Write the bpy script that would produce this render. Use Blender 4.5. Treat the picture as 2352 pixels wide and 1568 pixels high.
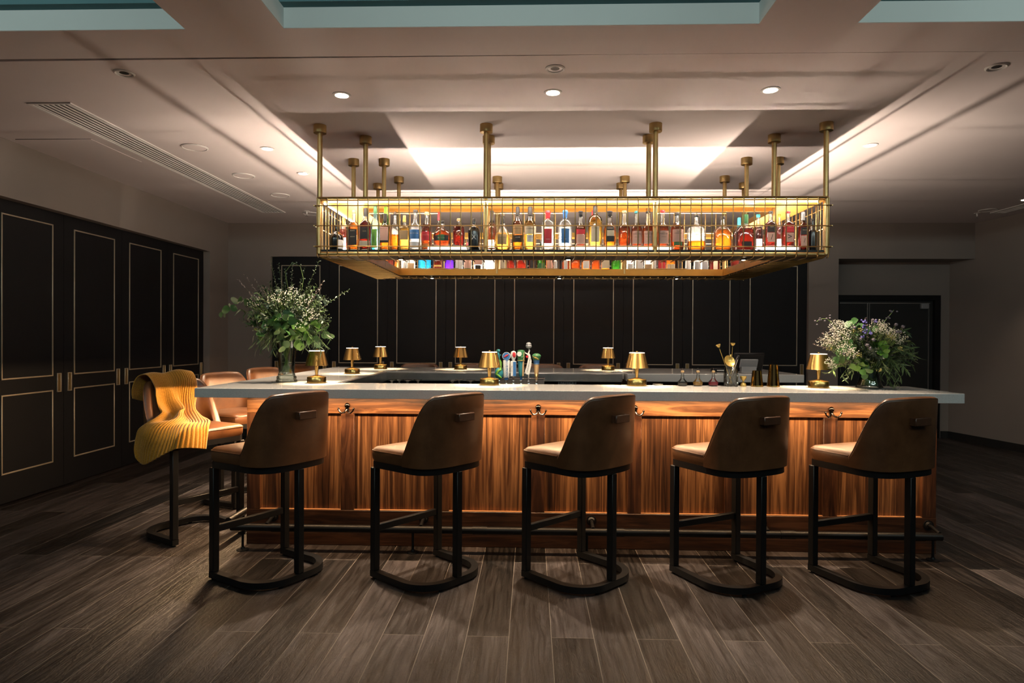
import bpy, bmesh, math, random
from mathutils import Matrix, Vector
R = math.radians
PI = math.pi
for _o in list(bpy.data.objects):
    bpy.data.objects.remove(_o)
S = bpy.context.scene
C = S.collection
random.seed(7)

# ------------------------------------------------------------------ camera
F_PX, YAW, PITCH, ROLL = 1463.45, 0.0299064, -0.0062620, 0.0050927
CAMZ = 1.38
_fw = Vector((-math.sin(YAW)*math.cos(PITCH), math.cos(YAW)*math.cos(PITCH), math.sin(PITCH)))
_rt = Vector((math.cos(YAW), math.sin(YAW), 0))
_up = _rt.cross(_fw)
_r2 = _rt*math.cos(ROLL)+_up*math.sin(ROLL)
_u2 = _up*math.cos(ROLL)-_rt*math.sin(ROLL)
cam_d = bpy.data.cameras.new('camera')
cam = bpy.data.objects.new('camera', cam_d)
C.objects.link(cam)
cam_d.sensor_width = 36
cam_d.lens = F_PX/2352*36
cam_d.clip_start = .05
cam.matrix_world = Matrix(((_r2.x, _u2.x, -_fw.x, 0), (_r2.y, _u2.y, -_fw.y, 0), (_r2.z, _u2.z, -_fw.z, CAMZ), (0, 0, 0, 1)))
S.camera = cam


def at(px, py, X=None, Y=None, Z=None):
    """a point of the place measured off the photograph, on a known plane"""
    d = _fw+_r2*((px-1176)/F_PX)-_u2*((py-784)/F_PX)
    t = X/d.x if X is not None else Y/d.y if Y is not None else (Z-CAMZ)/d.z
    return Vector((0, 0, CAMZ))+d*t


# ------------------------------------------------------------------ world, exposure, large lights
S.view_settings.view_transform = 'Standard'
S.view_settings.look = 'None'
S.view_settings.gamma = 1
S.view_settings.exposure = 0.0
S.view_settings.use_curve_mapping = False
W = bpy.data.worlds.new('world')
S.world = W
W.use_nodes = True
W.node_tree.nodes['Background'].inputs[0].default_value = (.55, .62, .75, 1)
W.node_tree.nodes['Background'].inputs[1].default_value = .012
S.cycles.max_bounces = 10
S.cycles.transparent_max_bounces = 24
S.cycles.caustics_reflective = False
S.cycles.caustics_refractive = False
S.cycles.sample_clamp_indirect = 4

WARM = (1, .74, .50)
WARMER = (1, .64, .34)
NEUT = (1, .82, .66)


def light(name, kind, loc, power, col, size=None, size_y=None, direction=None, parent=None, spot=None, blend=.5, radius=.02, spread=None):
    d = bpy.data.lights.new(name, kind)
    d.energy = power
    d.color = col
    if kind == 'AREA':
        d.shape = 'RECTANGLE'
        d.size = size
        d.size_y = size_y
        if spread:
            d.spread = spread
    else:
        d.shadow_soft_size = radius
    if kind == 'SPOT':
        d.spot_size = spot
        d.spot_blend = blend
    o = bpy.data.objects.new(name, d)
    C.objects.link(o)
    o.location = loc
    if direction is not None:
        z_ = -Vector(direction).normalized()
        x_ = Vector((1, 0, 0))
        x_ = (x_-z_*x_.dot(z_))
        x_ = x_.normalized() if x_.length > .1 else Vector((0, 1, 0))
        y_ = z_.cross(x_)
        o.rotation_euler = Matrix((x_, y_, z_)).transposed().to_euler()
    if parent:
        o.parent = parent
    return o


LP = dict(base=125, top=17, under=52, down=420, window=3.5, coffer_fill=9.0, puck=5, lamp=42)
# daylight from the glazed side of the room, behind the viewpoint
light('window_daylight', 'AREA', (0.5, -3.4, 1.7), LP['window'], (.72, .82, 1), 7, 2.2, (0, 1, -.05))

# ------------------------------------------------------------------ materials


def principled(name):
    m = bpy.data.materials.new(name)
    m.use_nodes = True
    return m, m.node_tree, m.node_tree.nodes['Principled BSDF']


def N(t, kind, **k):
    n = t.nodes.new(kind)
    for a, v in k.items():
        if hasattr(n, a):
            setattr(n, a, v)
    return n


def ramp(t, fac, stops):
    r = N(t, 'ShaderNodeValToRGB')
    el = r.color_ramp.elements
    while len(el) < len(stops):
        el.new(.5)
    for e, (p, c) in zip(el, stops):
        e.position = p
        e.color = (*c, 1)
    t.links.new(fac, r.inputs[0])
    return r.outputs[0]


def coords(t, scale, kind='Object', rot=(0, 0, 0)):
    tc = N(t, 'ShaderNodeTexCoord')
    mp = N(t, 'ShaderNodeMapping')
    mp.inputs['Scale'].default_value = scale
    mp.inputs['Rotation'].default_value = rot
    t.links.new(tc.outputs[kind], mp.inputs[0])
    return mp.outputs[0]


def noise(t, vec, scale, detail=4, rough=.55, dist=0):
    n = N(t, 'ShaderNodeTexNoise')
    n.inputs['Scale'].default_value = scale
    n.inputs['Detail'].default_value = detail
    n.inputs['Roughness'].default_value = rough
    n.inputs['Distortion'].default_value = dist
    t.links.new(vec, n.inputs['Vector'])
    return n.outputs[0]


def bump(t, b, h, strength, dist=.01):
    n = N(t, 'ShaderNodeBump')
    n.inputs['Strength'].default_value = strength
    n.inputs['Distance'].default_value = dist
    t.links.new(h, n.inputs['Height'])
    t.links.new(n.outputs[0], b.inputs['Normal'])


def plain(name, col, rough=.5, metal=0, vary=.12, nscale=8, bmp=0, spec=.5, coat=0):
    """colour with a slight procedural mottle"""
    m, t, b = principled(name)
    v = coords(t, (1, 1, 1))
    n = noise(t, v, nscale, 5)
    lo = tuple(max(0, c*(1-vary)) for c in col)
    hi = tuple(min(1, c*(1+vary)) for c in col)
    t.links.new(ramp(t, n, [(.3, lo), (.7, hi)]), b.inputs['Base Color'])
    b.inputs['Roughness'].default_value = rough
    b.inputs['Metallic'].default_value = metal
    b.inputs['Specular IOR Level'].default_value = spec
    if coat:
        b.inputs['Coat Weight'].default_value = coat
    if bmp:
        bump(t, b, noise(t, v, nscale*14, 3), bmp, .002)
    return m


def emit(name, col, strength):
    m = bpy.data.materials.new(name)
    m.use_nodes = True
    t = m.node_tree
    t.nodes.remove(t.nodes['Principled BSDF'])
    e = N(t, 'ShaderNodeEmission')
    e.inputs[0].default_value = (*col, 1)
    e.inputs[1].default_value = strength
    t.links.new(e.outputs[0], t.nodes['Material Output'].inputs[0])
    return m


def glass(name, tint, milk=.3, gloss=.10, rough=.03, glow=1.0):
    """thin tinted glass: see-through colour, some scattering in the filling, sharp highlights"""
    m = bpy.data.materials.new(name)
    m.use_nodes = True
    t = m.node_tree
    t.nodes.remove(t.nodes['Principled BSDF'])
    tr = N(t, 'ShaderNodeBsdfTransparent')
    tl = N(t, 'ShaderNodeBsdfTranslucent')
    gl = N(t, 'ShaderNodeBsdfGlossy')
    mx = N(t, 'ShaderNodeMixShader')
    m2 = N(t, 'ShaderNodeMixShader')
    fr = N(t, 'ShaderNodeFresnel')
    fr.inputs['IOR'].default_value = 1.45
    mul = N(t, 'ShaderNodeMath', operation='MULTIPLY_ADD')
    mul.inputs[1].default_value = .9
    mul.inputs[2].default_value = gloss*.3
    v = coords(t, (1, 1, 1))
    n = noise(t, v, 25, 3)
    c = ramp(t, n, [(.3, tuple(x*.85 for x in tint)), (.7, tint)])
    tr.inputs[0].default_value = (*[x**.6 for x in tint], 1)
    t.links.new(c, tl.inputs[0])
    gl.inputs['Roughness'].default_value = rough
    mx.inputs[0].default_value = milk
    t.links.new(tr.outputs[0], mx.inputs[1])
    t.links.new(tl.outputs[0], mx.inputs[2])
    t.links.new(fr.outputs[0], mul.inputs[0])
    t.links.new(mul.outputs[0], m2.inputs[0])
    t.links.new(mx.outputs[0], m2.inputs[1])
    t.links.new(gl.outputs[0], m2.inputs[2])
    t.links.new(m2.outputs[0], t.nodes['Material Output'].inputs[0])
    return m


def wood(name, dark, mid, lite, axis, stripes=26, along=1.2, rough=.38, dist=1.2, seed=0):
    """walnut veneer, grain running along axis"""
    m, t, b = principled(name)
    sc = [stripes]*3
    sc['xyz'.index(axis)] = along
    v = coords(t, sc)
    mp = v.node
    mp.inputs['Location'].default_value = (seed*3.1, seed*1.7, seed*2.3)
    n1 = noise(t, v, 1.0, 6, .62, dist)
    sc2 = [stripes*.22]*3
    sc2['xyz'.index(axis)] = along*.6
    v2 = coords(t, sc2)
    n2 = noise(t, v2, 1.0, 4, .5, dist*.8)
    mix = N(t, 'ShaderNodeMath', operation='MULTIPLY_ADD')
    mix.inputs[1].default_value = .62
    t.links.new(n1, mix.inputs[0])
    m2 = N(t, 'ShaderNodeMath', operation='MULTIPLY')
    m2.inputs[1].default_value = .38
    t.links.new(n2, m2.inputs[0])
    t.links.new(m2.outputs[0], mix.inputs[2])
    c = ramp(t, mix.outputs[0], [(.36, dark), (.49, mid), (.62, lite)])
    t.links.new(c, b.inputs['Base Color'])
    b.inputs['Roughness'].default_value = rough
    bump(t, b, n1, .12, .002)
    return m


M = {}
M['ceil'] = plain('ceiling paint', (.66, .588, .575), .9, vary=.02, nscale=2)
M['wall'] = plain('taupe wall paint', (.235, .20, .178), .85, vary=.03, nscale=2, bmp=.08)
M['teal'] = plain('teal coffer paint', (.10, .22, .24), .85, vary=.04, nscale=2)
M['beam'] = plain('pale coffer edge paint', (.62, .66, .64), .85, vary=.03, nscale=2)
M['door'] = plain('charcoal door lacquer', (.0050, .0053, .0068), .6, vary=.1, nscale=6, bmp=.05, spec=.25)
M['black'] = plain('matt black', (.01, .01, .01), .6, vary=.1)
M['blackmetal'] = plain('black powder coat', (.006, .006, .0065), .40, vary=.15, nscale=20, spec=.28)
M['gold'] = plain('satin brass trim', (.55, .46, .34), .45, .7, vary=.08, nscale=12)
M['brass'] = plain('brushed brass', (.58, .37, .12), .24, 1, vary=.06, nscale=30)
M['bronze'] = plain('antique brass tube', (.42, .29, .125), .34, 1, vary=.14, nscale=14)
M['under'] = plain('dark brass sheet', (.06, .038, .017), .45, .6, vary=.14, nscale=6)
M['goldboard'] = plain('golden brass sheet', (.42, .205, .04), .36, .75, vary=.14, nscale=6)
M['steel'] = plain('brushed steel', (.55, .54, .52), .28, 1, vary=.12, nscale=9)
M['hook'] = plain('black nickel', (.05, .045, .045), .15, 1, vary=.1)
M['chrome'] = plain('chrome', (.8, .8, .8), .06, 1, vary=.02)
M['white'] = plain('white enamel', (.74, .72, .70), .5, vary=.03)
M['grey'] = plain('grey plastic', (.24, .24, .25), .45, vary=.05)
M['walnut_v'] = wood('walnut vertical grain', (.012, .0048, .0026), (.085, .033, .0125), (.30, .135, .052), 'z', 34, .9)
M['walnut_d'] = wood('walnut stile dark', (.012, .005, .003), (.05, .018, .008), (.14, .055, .022), 'z', 17, 1.6, seed=4)
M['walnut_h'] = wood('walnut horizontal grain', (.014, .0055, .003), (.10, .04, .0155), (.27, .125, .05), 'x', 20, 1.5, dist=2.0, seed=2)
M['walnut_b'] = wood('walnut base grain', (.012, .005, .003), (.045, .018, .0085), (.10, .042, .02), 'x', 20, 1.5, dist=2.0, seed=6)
M['walnut_y'] = wood('walnut return grain', (.02, .008, .004), (.085, .034, .013), (.22, .10, .04), 'y', 20, 1.5, dist=2.0, seed=3)
M['edge'] = plain('sanded catch-lit walnut edge', (.42, .20, .085), .4, vary=.12, nscale=30)
M['led'] = emit('warm led', (1, .80, .56), 6)
M['led_soft'] = emit('lit acrylic', (1, .90, .74), 3.2)
M['bulb'] = emit('downlight lens', (1, .88, .70), 30)
M['lampglow'] = emit('lamp top diffuser', (1, .84, .66), 5)
M['paper'] = plain('paper white', (.72, .70, .66), .6, vary=.04)
M['cream'] = plain('paper cream', (.62, .52, .36), .6, vary=.06)
M['red'] = plain('label red', (.50, .02, .03), .5, vary=.1)
M['blue'] = plain('label blue', (.03, .14, .36), .5, vary=.1)
M['tan'] = plain('label tan', (.42, .27, .13), .6, vary=.1)
M['green'] = plain('label green', (.03, .14, .05), .5, vary=.1)
M['lime'] = plain('label lime', (.14, .34, .035), .5, vary=.1)
M['teal_l'] = plain('label teal', (.02, .20, .24), .5, vary=.1)
M['purple'] = plain('label purple', (.12, .03, .35), .5, vary=.1)
M['pink'] = plain('label pink', (.62, .36, .28), .6, vary=.08)
M['orange'] = plain('label orange', (.70, .22, .04), .5, vary=.1)
M['goldfoil'] = plain('gold foil', (.75, .52, .16), .3, .8, vary=.1)
M['ink'] = plain('ink', (.012, .011, .012), .6)
M['quartz'] = None

# quartz worktop: pale grey, fine fleck, polished
m, t, b = principled('pale quartz')
v = coords(t, (1, 1, 1))
n = noise(t, v, 140, 3, .7)
n2 = noise(t, v, 3.5, 5, .6, .6)
c1 = ramp(t, n, [(.30, (.48, .46, .44)), (.5, (.55, .53, .51)), (.72, (.59, .57, .55))])
mx = N(t, 'ShaderNodeMixRGB', blend_type='MULTIPLY')
mx.inputs[0].default_value = .5
t.links.new(c1, mx.inputs[1])
t.links.new(ramp(t, n2, [(.35, (.86, .85, .84)), (.65, (1, 1, 1))]), mx.inputs[2])
t.links.new(mx.outputs[0], b.inputs['Base Color'])
b.inputs['Roughness'].default_value = .10
M['quartz'] = m

# leather
m, t, b = principled('tan leather')
v = coords(t, (1, 1, 1))
n = noise(t, v, 6, 6, .65)
c1 = ramp(t, n, [(.28, (.050, .0185, .0066)), (.5, (.088, .034, .0118)), (.75, (.130, .053, .018))])
t.links.new(c1, b.inputs['Base Color'])
t.links.new(ramp(t, n, [(.3, (.31,)*3), (.7, (.44,)*3)]), b.inputs['Roughness'])
vo = N(t, 'ShaderNodeTexVoronoi')
vo.inputs['Scale'].default_value = 260
t.links.new(v, vo.inputs['Vector'])
bump(t, b, vo.outputs['Distance'], .10, .002)
M['leather'] = m
M['leather_dark'] = plain('leather pull', (.06, .023, .010), .42, vary=.2, nscale=20)

# knit
m, t, b = principled('mustard knit')
v = coords(t, (1, 1, 1))
n = noise(t, v, 160, 3, .7)
c1 = ramp(t, n, [(.3, (.27, .115, .010)), (.7, (.47, .225, .026))])
t.links.new(c1, b.inputs['Base Color'])
b.inputs['Roughness'].default_value = .95
b.inputs['Sheen Weight'].default_value = .3
b.inputs['Specular IOR Level'].default_value = .1
bump(t, b, n, .5, .004)
M['knit'] = m

# plank floor
m, t, b = principled('dark plank floor')
v = coords(t, (1, 1, 1), rot=(0, 0, R(90)))
br = N(t, 'ShaderNodeTexBrick')
br.offset = .5
br.inputs['Scale'].default_value = 1
br.inputs['Brick Width'].default_value = 1.94
br.inputs['Row Height'].default_value = .1957
br.inputs['Mortar Size'].default_value = .0019
br.inputs['Mortar Smooth'].default_value = .1
br.inputs['Bias'].default_value = 0
br.inputs['Color1'].default_value = (0, 0, 0, 1)
br.inputs['Color2'].default_value = (1, 1, 1, 1)
br.inputs['Mortar'].default_value = (.5, .5, .5, 1)
mpv = v.node
mpv.inputs['Location'].default_value = (.99, .095, 0)
t.links.new(v, br.inputs['Vector'])
sep = N(t, 'ShaderNodeSeparateColor')
t.links.new(br.outputs['Color'], sep.inputs[0])
# grain, shifted per plank
tc = N(t, 'ShaderNodeTexCoord')
comb = N(t, 'ShaderNodeCombineXYZ')
mm = N(t, 'ShaderNodeMath', operation='MULTIPLY')
mm.inputs[1].default_value = 17.0
t.links.new(sep.outputs[0], mm.inputs[0])
t.links.new(mm.outputs[0], comb.inputs[1])
t.links.new(mm.outputs[0], comb.inputs[2])
add = N(t, 'ShaderNodeVectorMath', operation='ADD')
t.links.new(tc.outputs['Object'], add.inputs[0])
t.links.new(comb.outputs[0], add.inputs[1])
mp = N(t, 'ShaderNodeMapping')
mp.inputs['Scale'].default_value = (46, 3.2, 1)
t.links.new(add.outputs[0], mp.inputs[0])
g1 = noise(t, mp.outputs[0], 1, 8, .68, .8)
mp2 = N(t, 'ShaderNodeMapping')
mp2.inputs['Scale'].default_value = (9, 1.6, 1)
t.links.new(add.outputs[0], mp2.inputs[0])
g2 = noise(t, mp2.outputs[0], 1, 5, .6, 1.5)
s1 = N(t, 'ShaderNodeMath', operation='MULTIPLY_ADD')
s1.inputs[1].default_value = .42
t.links.new(g1, s1.inputs[0])
s2 = N(t, 'ShaderNodeMath', operation='MULTIPLY')
s2.inputs[1].default_value = .36
t.links.new(g2, s2.inputs[0])
s3 = N(t, 'ShaderNodeMath', operation='MULTIPLY_ADD')
s3.inputs[1].default_value = .21
t.links.new(sep.outputs[0], s3.inputs[0])
t.links.new(s2.outputs[0], s3.inputs[2])
t.links.new(s3.outputs[0], s1.inputs[2])
col = ramp(t, s1.outputs[0], [(.38, (.003, .0024, .0022)), (.46, (.014, .0100, .0082)), (.54, (.030, .0240, .0225)), (.65, (.072, .0585, .0565))])
mixm = N(t, 'ShaderNodeMixRGB')
t.links.new(br.outputs['Fac'], mixm.inputs[0])
t.links.new(col, mixm.inputs[1])
mixm.inputs[2].default_value = (.16, .135, .115, 1)  # joints coloured paler than the planks to stand in for gleam on plank edges
t.links.new(mixm.outputs[0], b.inputs['Base Color'])
t.links.new(ramp(t, g1, [(.3, (.30,)*3), (.7, (.48,)*3)]), b.inputs['Roughness'])
hh = N(t, 'ShaderNodeMath', operation='MULTIPLY_ADD')
hh.inputs[1].default_value = -.8
t.links.new(br.outputs['Fac'], hh.inputs[0])
t.links.new(g1, hh.inputs[2])
mp3 = N(t, 'ShaderNodeMapping')
mp3.inputs['Scale'].default_value = (34, 13, 1)
t.links.new(add.outputs[0], mp3.inputs[0])
g3 = noise(t, mp3.outputs[0], 1, 4, .6, 1.2)
h2 = N(t, 'ShaderNodeMath', operation='MULTIPLY_ADD')
h2.inputs[1].default_value = .8
t.links.new(g3, h2.inputs[0])
t.links.new(hh.outputs[0], h2.inputs[2])
bump(t, b, h2.outputs[0], .8, .005)
M['floor'] = m


# ------------------------------------------------------------------ mesh building
class MB:
    def __init__(s):
        s.v, s.f, s.m, s.mats = [], [], [], []

    def slot(s, mat):
        if mat not in s.mats:
            s.mats.append(mat)
        return s.mats.index(mat)

    def add(s, vs, fs, mat):
        o = len(s.v)
        k = s.slot(mat)
        s.v.extend([tuple(p) for p in vs])
        for f in fs:
            s.f.append([i+o for i in f])
            s.m.append(k)
        return s

    def box(s, x0, x1, y0, y1, z0, z1, mat, bev=0):
        if bev > 0:
            b_ = min(bev, (x1-x0)/2.01, (y1-y0)/2.01, (z1-z0)/2.01)
            vs = []
            for sx in (0, 1):
                for sy in (0, 1):
                    for sz in (0, 1):
                        X, Y, Z = (x0, x1)[sx], (y0, y1)[sy], (z0, z1)[sz]
                        dx, dy, dz = (b_, -b_)[sx], (b_, -b_)[sy], (b_, -b_)[sz]
                        vs += [(X, Y+dy, Z+dz), (X+dx, Y, Z+dz), (X+dx, Y+dy, Z)]
            def I(a, b2, c, k):
                return (a*4+b2*2+c)*3+k
            fs = []
            for a in (0, 1):
                q = [I(a, 0, 0, 0), I(a, 1, 0, 0), I(a, 1, 1, 0), I(a, 0, 1, 0)]
                fs.append(q if a else q[::-1])
                q = [I(0, a, 0, 1), I(1, a, 0, 1), I(1, a, 1, 1), I(0, a, 1, 1)]
                fs.append(q[::-1] if a else q)
                q = [I(0, 0, a, 2), I(1, 0, a, 2), I(1, 1, a, 2), I(0, 1, a, 2)]
                fs.append(q if a else q[::-1])
            for a in (0, 1):
                for c in (0, 1):
                    q = [I(a, c, 0, 0), I(a, c, 1, 0), I(a, c, 1, 1), I(a, c, 0, 1)]
                    fs.append(q if a ^ c else q[::-1])
                    q = [I(a, 0, c, 0), I(a, 1, c, 0), I(a, 1, c, 2), I(a, 0, c, 2)]
                    fs.append(q[::-1] if a ^ c else q)
                    q = [I(0, a, c, 1), I(1, a, c, 1), I(1, a, c, 2), I(0, a, c, 2)]
                    fs.append(q if a ^ c else q[::-1])
                    for d in (0, 1):
                        q = [I(a, c, d, 0), I(a, c, d, 1), I(a, c, d, 2)]
                        fs.append(q if (a+c+d) % 2 else q[::-1])
            return s.add(vs, fs, mat)
        vs = [(x, y, z) for x in (x0, x1) for y in (y0, y1) for z in (z0, z1)]
        return s.add(vs, [(0, 1, 3, 2), (4, 6, 7, 5), (0, 4, 5, 1), (2, 3, 7, 6), (0, 2, 6, 4), (1, 5, 7, 3)], mat)

    def tube(s, pts, r, mat, n=10, caps=True, closed=False):
        """round tube along points; r a number or one per point"""
        P = [Vector(p) for p in pts]
        rs = r if isinstance(r, (list, tuple)) else [r]*len(P)
        vs, fs = [], []
        prev = None
        L = len(P)
        for i, p in enumerate(P):
            a = P[i-1] if (i > 0 or closed) else P[i]
            c = P[(i+1) % L] if (i < L-1 or closed) else P[i]
            tdir = (c-a)
            tdir = tdir.normalized() if tdir.length > 1e-9 else Vector((0, 0, 1))
            if prev is None:
                ref = Vector((0, 0, 1)) if abs(tdir.z) < .9 else Vector((1, 0, 0))
                u = tdir.cross(ref).normalized()
            else:
                u = (prev-tdir*prev.dot(tdir))
                u = u.normalized() if u.length > 1e-6 else tdir.orthogonal().normalized()
            prev = u
            w = tdir.cross(u)
            for k in range(n):
                an = 2*PI*k/n
                vs.append(p+(u*math.cos(an)+w*math.sin(an))*rs[i])
        for i in range(L if closed else L-1):
            j = (i+1) % L
            for k in range(n):
                k2 = (k+1) % n
                fs.append((i*n+k, i*n+k2, j*n+k2, j*n+k))
        if caps and not closed:
            fs.append(tuple(range(n))[::-1])
            fs.append(tuple((L-1)*n+k for k in range(n)))
        return s.add(vs, fs, mat)

    def lathe(s, prof, mat, n=24, cx=0, cy=0, cz=0, sx=1, sy=1, ex=2, tilt=None, cap=True):
        """profile [(r,z)] turned about z; ex>2 squares the section"""
        vs, fs = [], []
        for (r, z) in prof:
            for k in range(n):
                a = 2*PI*k/n
                ca, sa = math.cos(a), math.sin(a)
                if ex != 2:
                    q = (abs(ca)**ex+abs(sa)**ex)**(-1/ex)
                    ca, sa = ca*q, sa*q
                p = Vector((r*sx*ca, r*sy*sa, z))
                if tilt:
                    p = tilt @ p
                vs.append((p.x+cx, p.y+cy, p.z+cz))
        m_ = len(prof)
        for i in range(m_-1):
            for k in range(n):
                k2 = (k+1) % n
                fs.append((i*n+k, i*n+k2, (i+1)*n+k2, (i+1)*n+k))
        if cap and prof[0][0] > .001:
            fs.append(tuple(range(n))[::-1])
        if cap and prof[-1][0] > .001:
            fs.append(tuple((m_-1)*n+k for k in range(n)))
        return s.add(vs, fs, mat)

    def prism(s, poly, z0, z1, mat):
        n = len(poly)
        vs = [(x, y, z0) for x, y in poly]+[(x, y, z1) for x, y in poly]
        fs = [tuple(range(n))[::-1], tuple(range(n, 2*n))]
        for i in range(n):
            j = (i+1) % n
            fs.append((i, j, n+j, n+i))
        return s.add(vs, fs, mat)

    def sweep_rect(s, pts, w, h, mat, z):
        """flat bar w wide, h high, following plan points at height z (bottom)"""
        L = len(pts)
        vs, fs = [], []
        for i, p in enumerate(pts):
            p = Vector(p)
            a = Vector(pts[max(0, i-1)])
            c = Vector(pts[min(L-1, i+1)])
            d = (c-a).normalized()
            nrm = Vector((-d.y, d.x))
            for sgn, zz in ((1, z), (1, z+h), (-1, z+h), (-1, z)):
                q = p+nrm*(w/2*sgn)
                vs.append((q.x, q.y, zz))
        for i in range(L-1):
            for k in range(4):
                k2 = (k+1) % 4
                fs.append((i*4+k, i*4+k2, i*4+4+k2, i*4+4+k))
        fs.append((3, 2, 1, 0))
        fs.append(tuple((L-1)*4+k for k in range(4)))
        return s.add(vs, fs, mat)

    def grid(s, rows, mat, closed_u=False):
        nu, nv = len(rows[0]), len(rows)
        vs = [p for r_ in rows for p in r_]
        fs = []
        for j in range(nv-1):
            for i in range(nu if closed_u else nu-1):
                i2 = (i+1) % nu
                fs.append((j*nu+i, j*nu+i2, (j+1)*nu+i2, (j+1)*nu+i))
        return s.add(vs, fs, mat)

    def ball(s, c, r, mat, n=8, m_=5, sx=1, sy=1, sz=1):
        prof = [(0.0001 if i in (0, m_) else r*math.sin(PI*i/m_), -r*math.cos(PI*i/m_)*sz) for i in range(m_+1)]
        return s.lathe(prof, mat, n, c[0], c[1], c[2], sx, sy)

    def text(s, string, size, mat, place, extr=0):
        vs, fs = text_mesh(string)
        return s.add([place(x*size, y*size) for x, y in vs], fs, mat)

    def mesh(s, name, smooth=True, angle=40):
        me = bpy.data.meshes.new(name)
        me.from_pydata(s.v, [], s.f)
        for m_ in s.mats:
            me.materials.append(m_)
        me.polygons.foreach_set('material_index', s.m)
        if len(s.f) < 20000:
            bm = bmesh.new()
            bm.from_mesh(me)
            bmesh.ops.recalc_face_normals(bm, faces=bm.faces)
            bm.to_mesh(me)
            bm.free()
        if smooth:
            me.polygons.foreach_set('use_smooth', [True]*len(s.f))
            me.set_sharp_from_angle(angle=R(angle))
        me.update()
        return me

    def build(s, name, parent=None, smooth=True, angle=40):
        o = bpy.data.objects.new(name, s.mesh(name, smooth, angle))
        C.objects.link(o)
        if parent:
            o.parent = parent
        return o


_tx = {}


def text_mesh(string):
    if string not in _tx:
        cu = bpy.data.curves.new('t', 'FONT')
        cu.body = string
        cu.align_x = 'CENTER'
        cu.align_y = 'CENTER'
        cu.resolution_u = 2
        o = bpy.data.objects.new('t', cu)
        C.objects.link(o)
        dg = bpy.context.evaluated_depsgraph_get()
        me = o.evaluated_get(dg).to_mesh()
        _tx[string] = ([(p.co.x, p.co.y) for p in me.vertices], [tuple(p.vertices) for p in me.polygons])
        o.evaluated_get(dg).to_mesh_clear()
        bpy.data.objects.remove(o)
        bpy.data.curves.remove(cu)
    return _tx[string]


def tag(o, label, cat, group=None, kind=None):
    o['label'] = label
    o['category'] = cat
    if group:
        o['group'] = group
    if kind:
        o['kind'] = kind
    return o


def thing(name, label, cat, loc=(0, 0, 0), rz=0, group=None):
    o = bpy.data.objects.new(name, None)
    C.objects.link(o)
    o.empty_display_size = .05
    o.location = loc
    o.rotation_euler = (0, 0, rz)
    return tag(o, label, cat, group)


def struct(o, label=None):
    o['kind'] = 'structure'
    return o


def copy_tree(o, parent=None):
    c = o.copy()
    C.objects.link(c)
    if parent:
        c.parent = parent
    for ch in list(o.children):
        copy_tree(ch, c)
    return c


# ------------------------------------------------------------------ room shell
CZ = 2.94            # ceiling
XL, XR = -4.19, 6.2  # walls
YB = 8.691           # back wall
YD = 9.10            # back of the alcove with the double door
struct(MB().box(-4.9, 7.3, -4, 9.4, -.12, 0, M['floor']).build('floor', smooth=False))

c = MB()
GY0, GY1 = 3.53, 3.557            # hairline gap across the ceiling
c.prism([(-4.5, GY1+.012), (.4, GY0+.004), (7.2, GY0+.001), (7.2, 9.4), (-4.5, 9.4)], CZ, CZ+.12, M['ceil'])
CF = 3.205
c.prism([(-4.5, CF), (7.2, CF), (7.2, GY0), (.4, GY0), (-4.5, GY0)], CZ, CZ+.12, M['ceil'])
c.box(-1.765, -1.265, .7, CF, CZ, CZ+.30, M['ceil'])
c.box(1.125, 1.60, .7, CF, CZ, CZ+.30, M['ceil'])
c.box(-4.5, 7.2, -4, .7, CZ, CZ+.30, M['ceil'])
c.box(-4.5, 7.2, GY0-.01, GY1+.03, CZ+.12, CZ+.14, M['black'])
c.build('ceiling', smooth=False)
struct(bpy.data.objects['ceiling'])
cf = MB()
for x0, x1 in ((-4.5, -1.765), (-1.265, 1.125), (1.60, 7.2)):
    cf.box(x0, x1, CF-.004, CF, CZ+.001, CZ+.105, M['beam'])
    cf.box(x0, x1, CF-.06, CF+.08, CZ+.105, CZ+.22, M['teal'])
    cf.box(x0, x1, .7, CF-.06, CZ+.20, CZ+.24, M['teal'])
for x, s_ in ((-1.765, -1), (-1.265, 1), (1.125, -1), (1.60, 1)):
    cf.box(min(x, x+.004*s_), max(x, x+.004*s_), .7, CF, CZ+.001, CZ+.105, M['beam'])
struct(cf.build('trim_1', smooth=False))
for x0, x1 in ((-4.3, -1.85), (-1.2, 1.06), (1.68, 5.5)):  # added strips, out of view, put in to light the coffers cool
    w_ = x1-x0
    hs = thing('coffer_fill_light', 'added cool fill strip, out of view inside the ' + ('left' if x0 < -2 else 'middle' if x0 < 0 else 'right')+' ceiling coffer', 'light', ((x0+x1)/2, 1.0, CZ+.08))
    MB().box(-w_/2, w_/2, -.03, .0, -.03, .03, M['white']).build('housing', hs)
    light('tube', 'AREA', (0, .004, 0), LP['coffer_fill']*w_, (.84, 1, .96), w_, .05, (0, 1, .03), hs)

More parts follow.
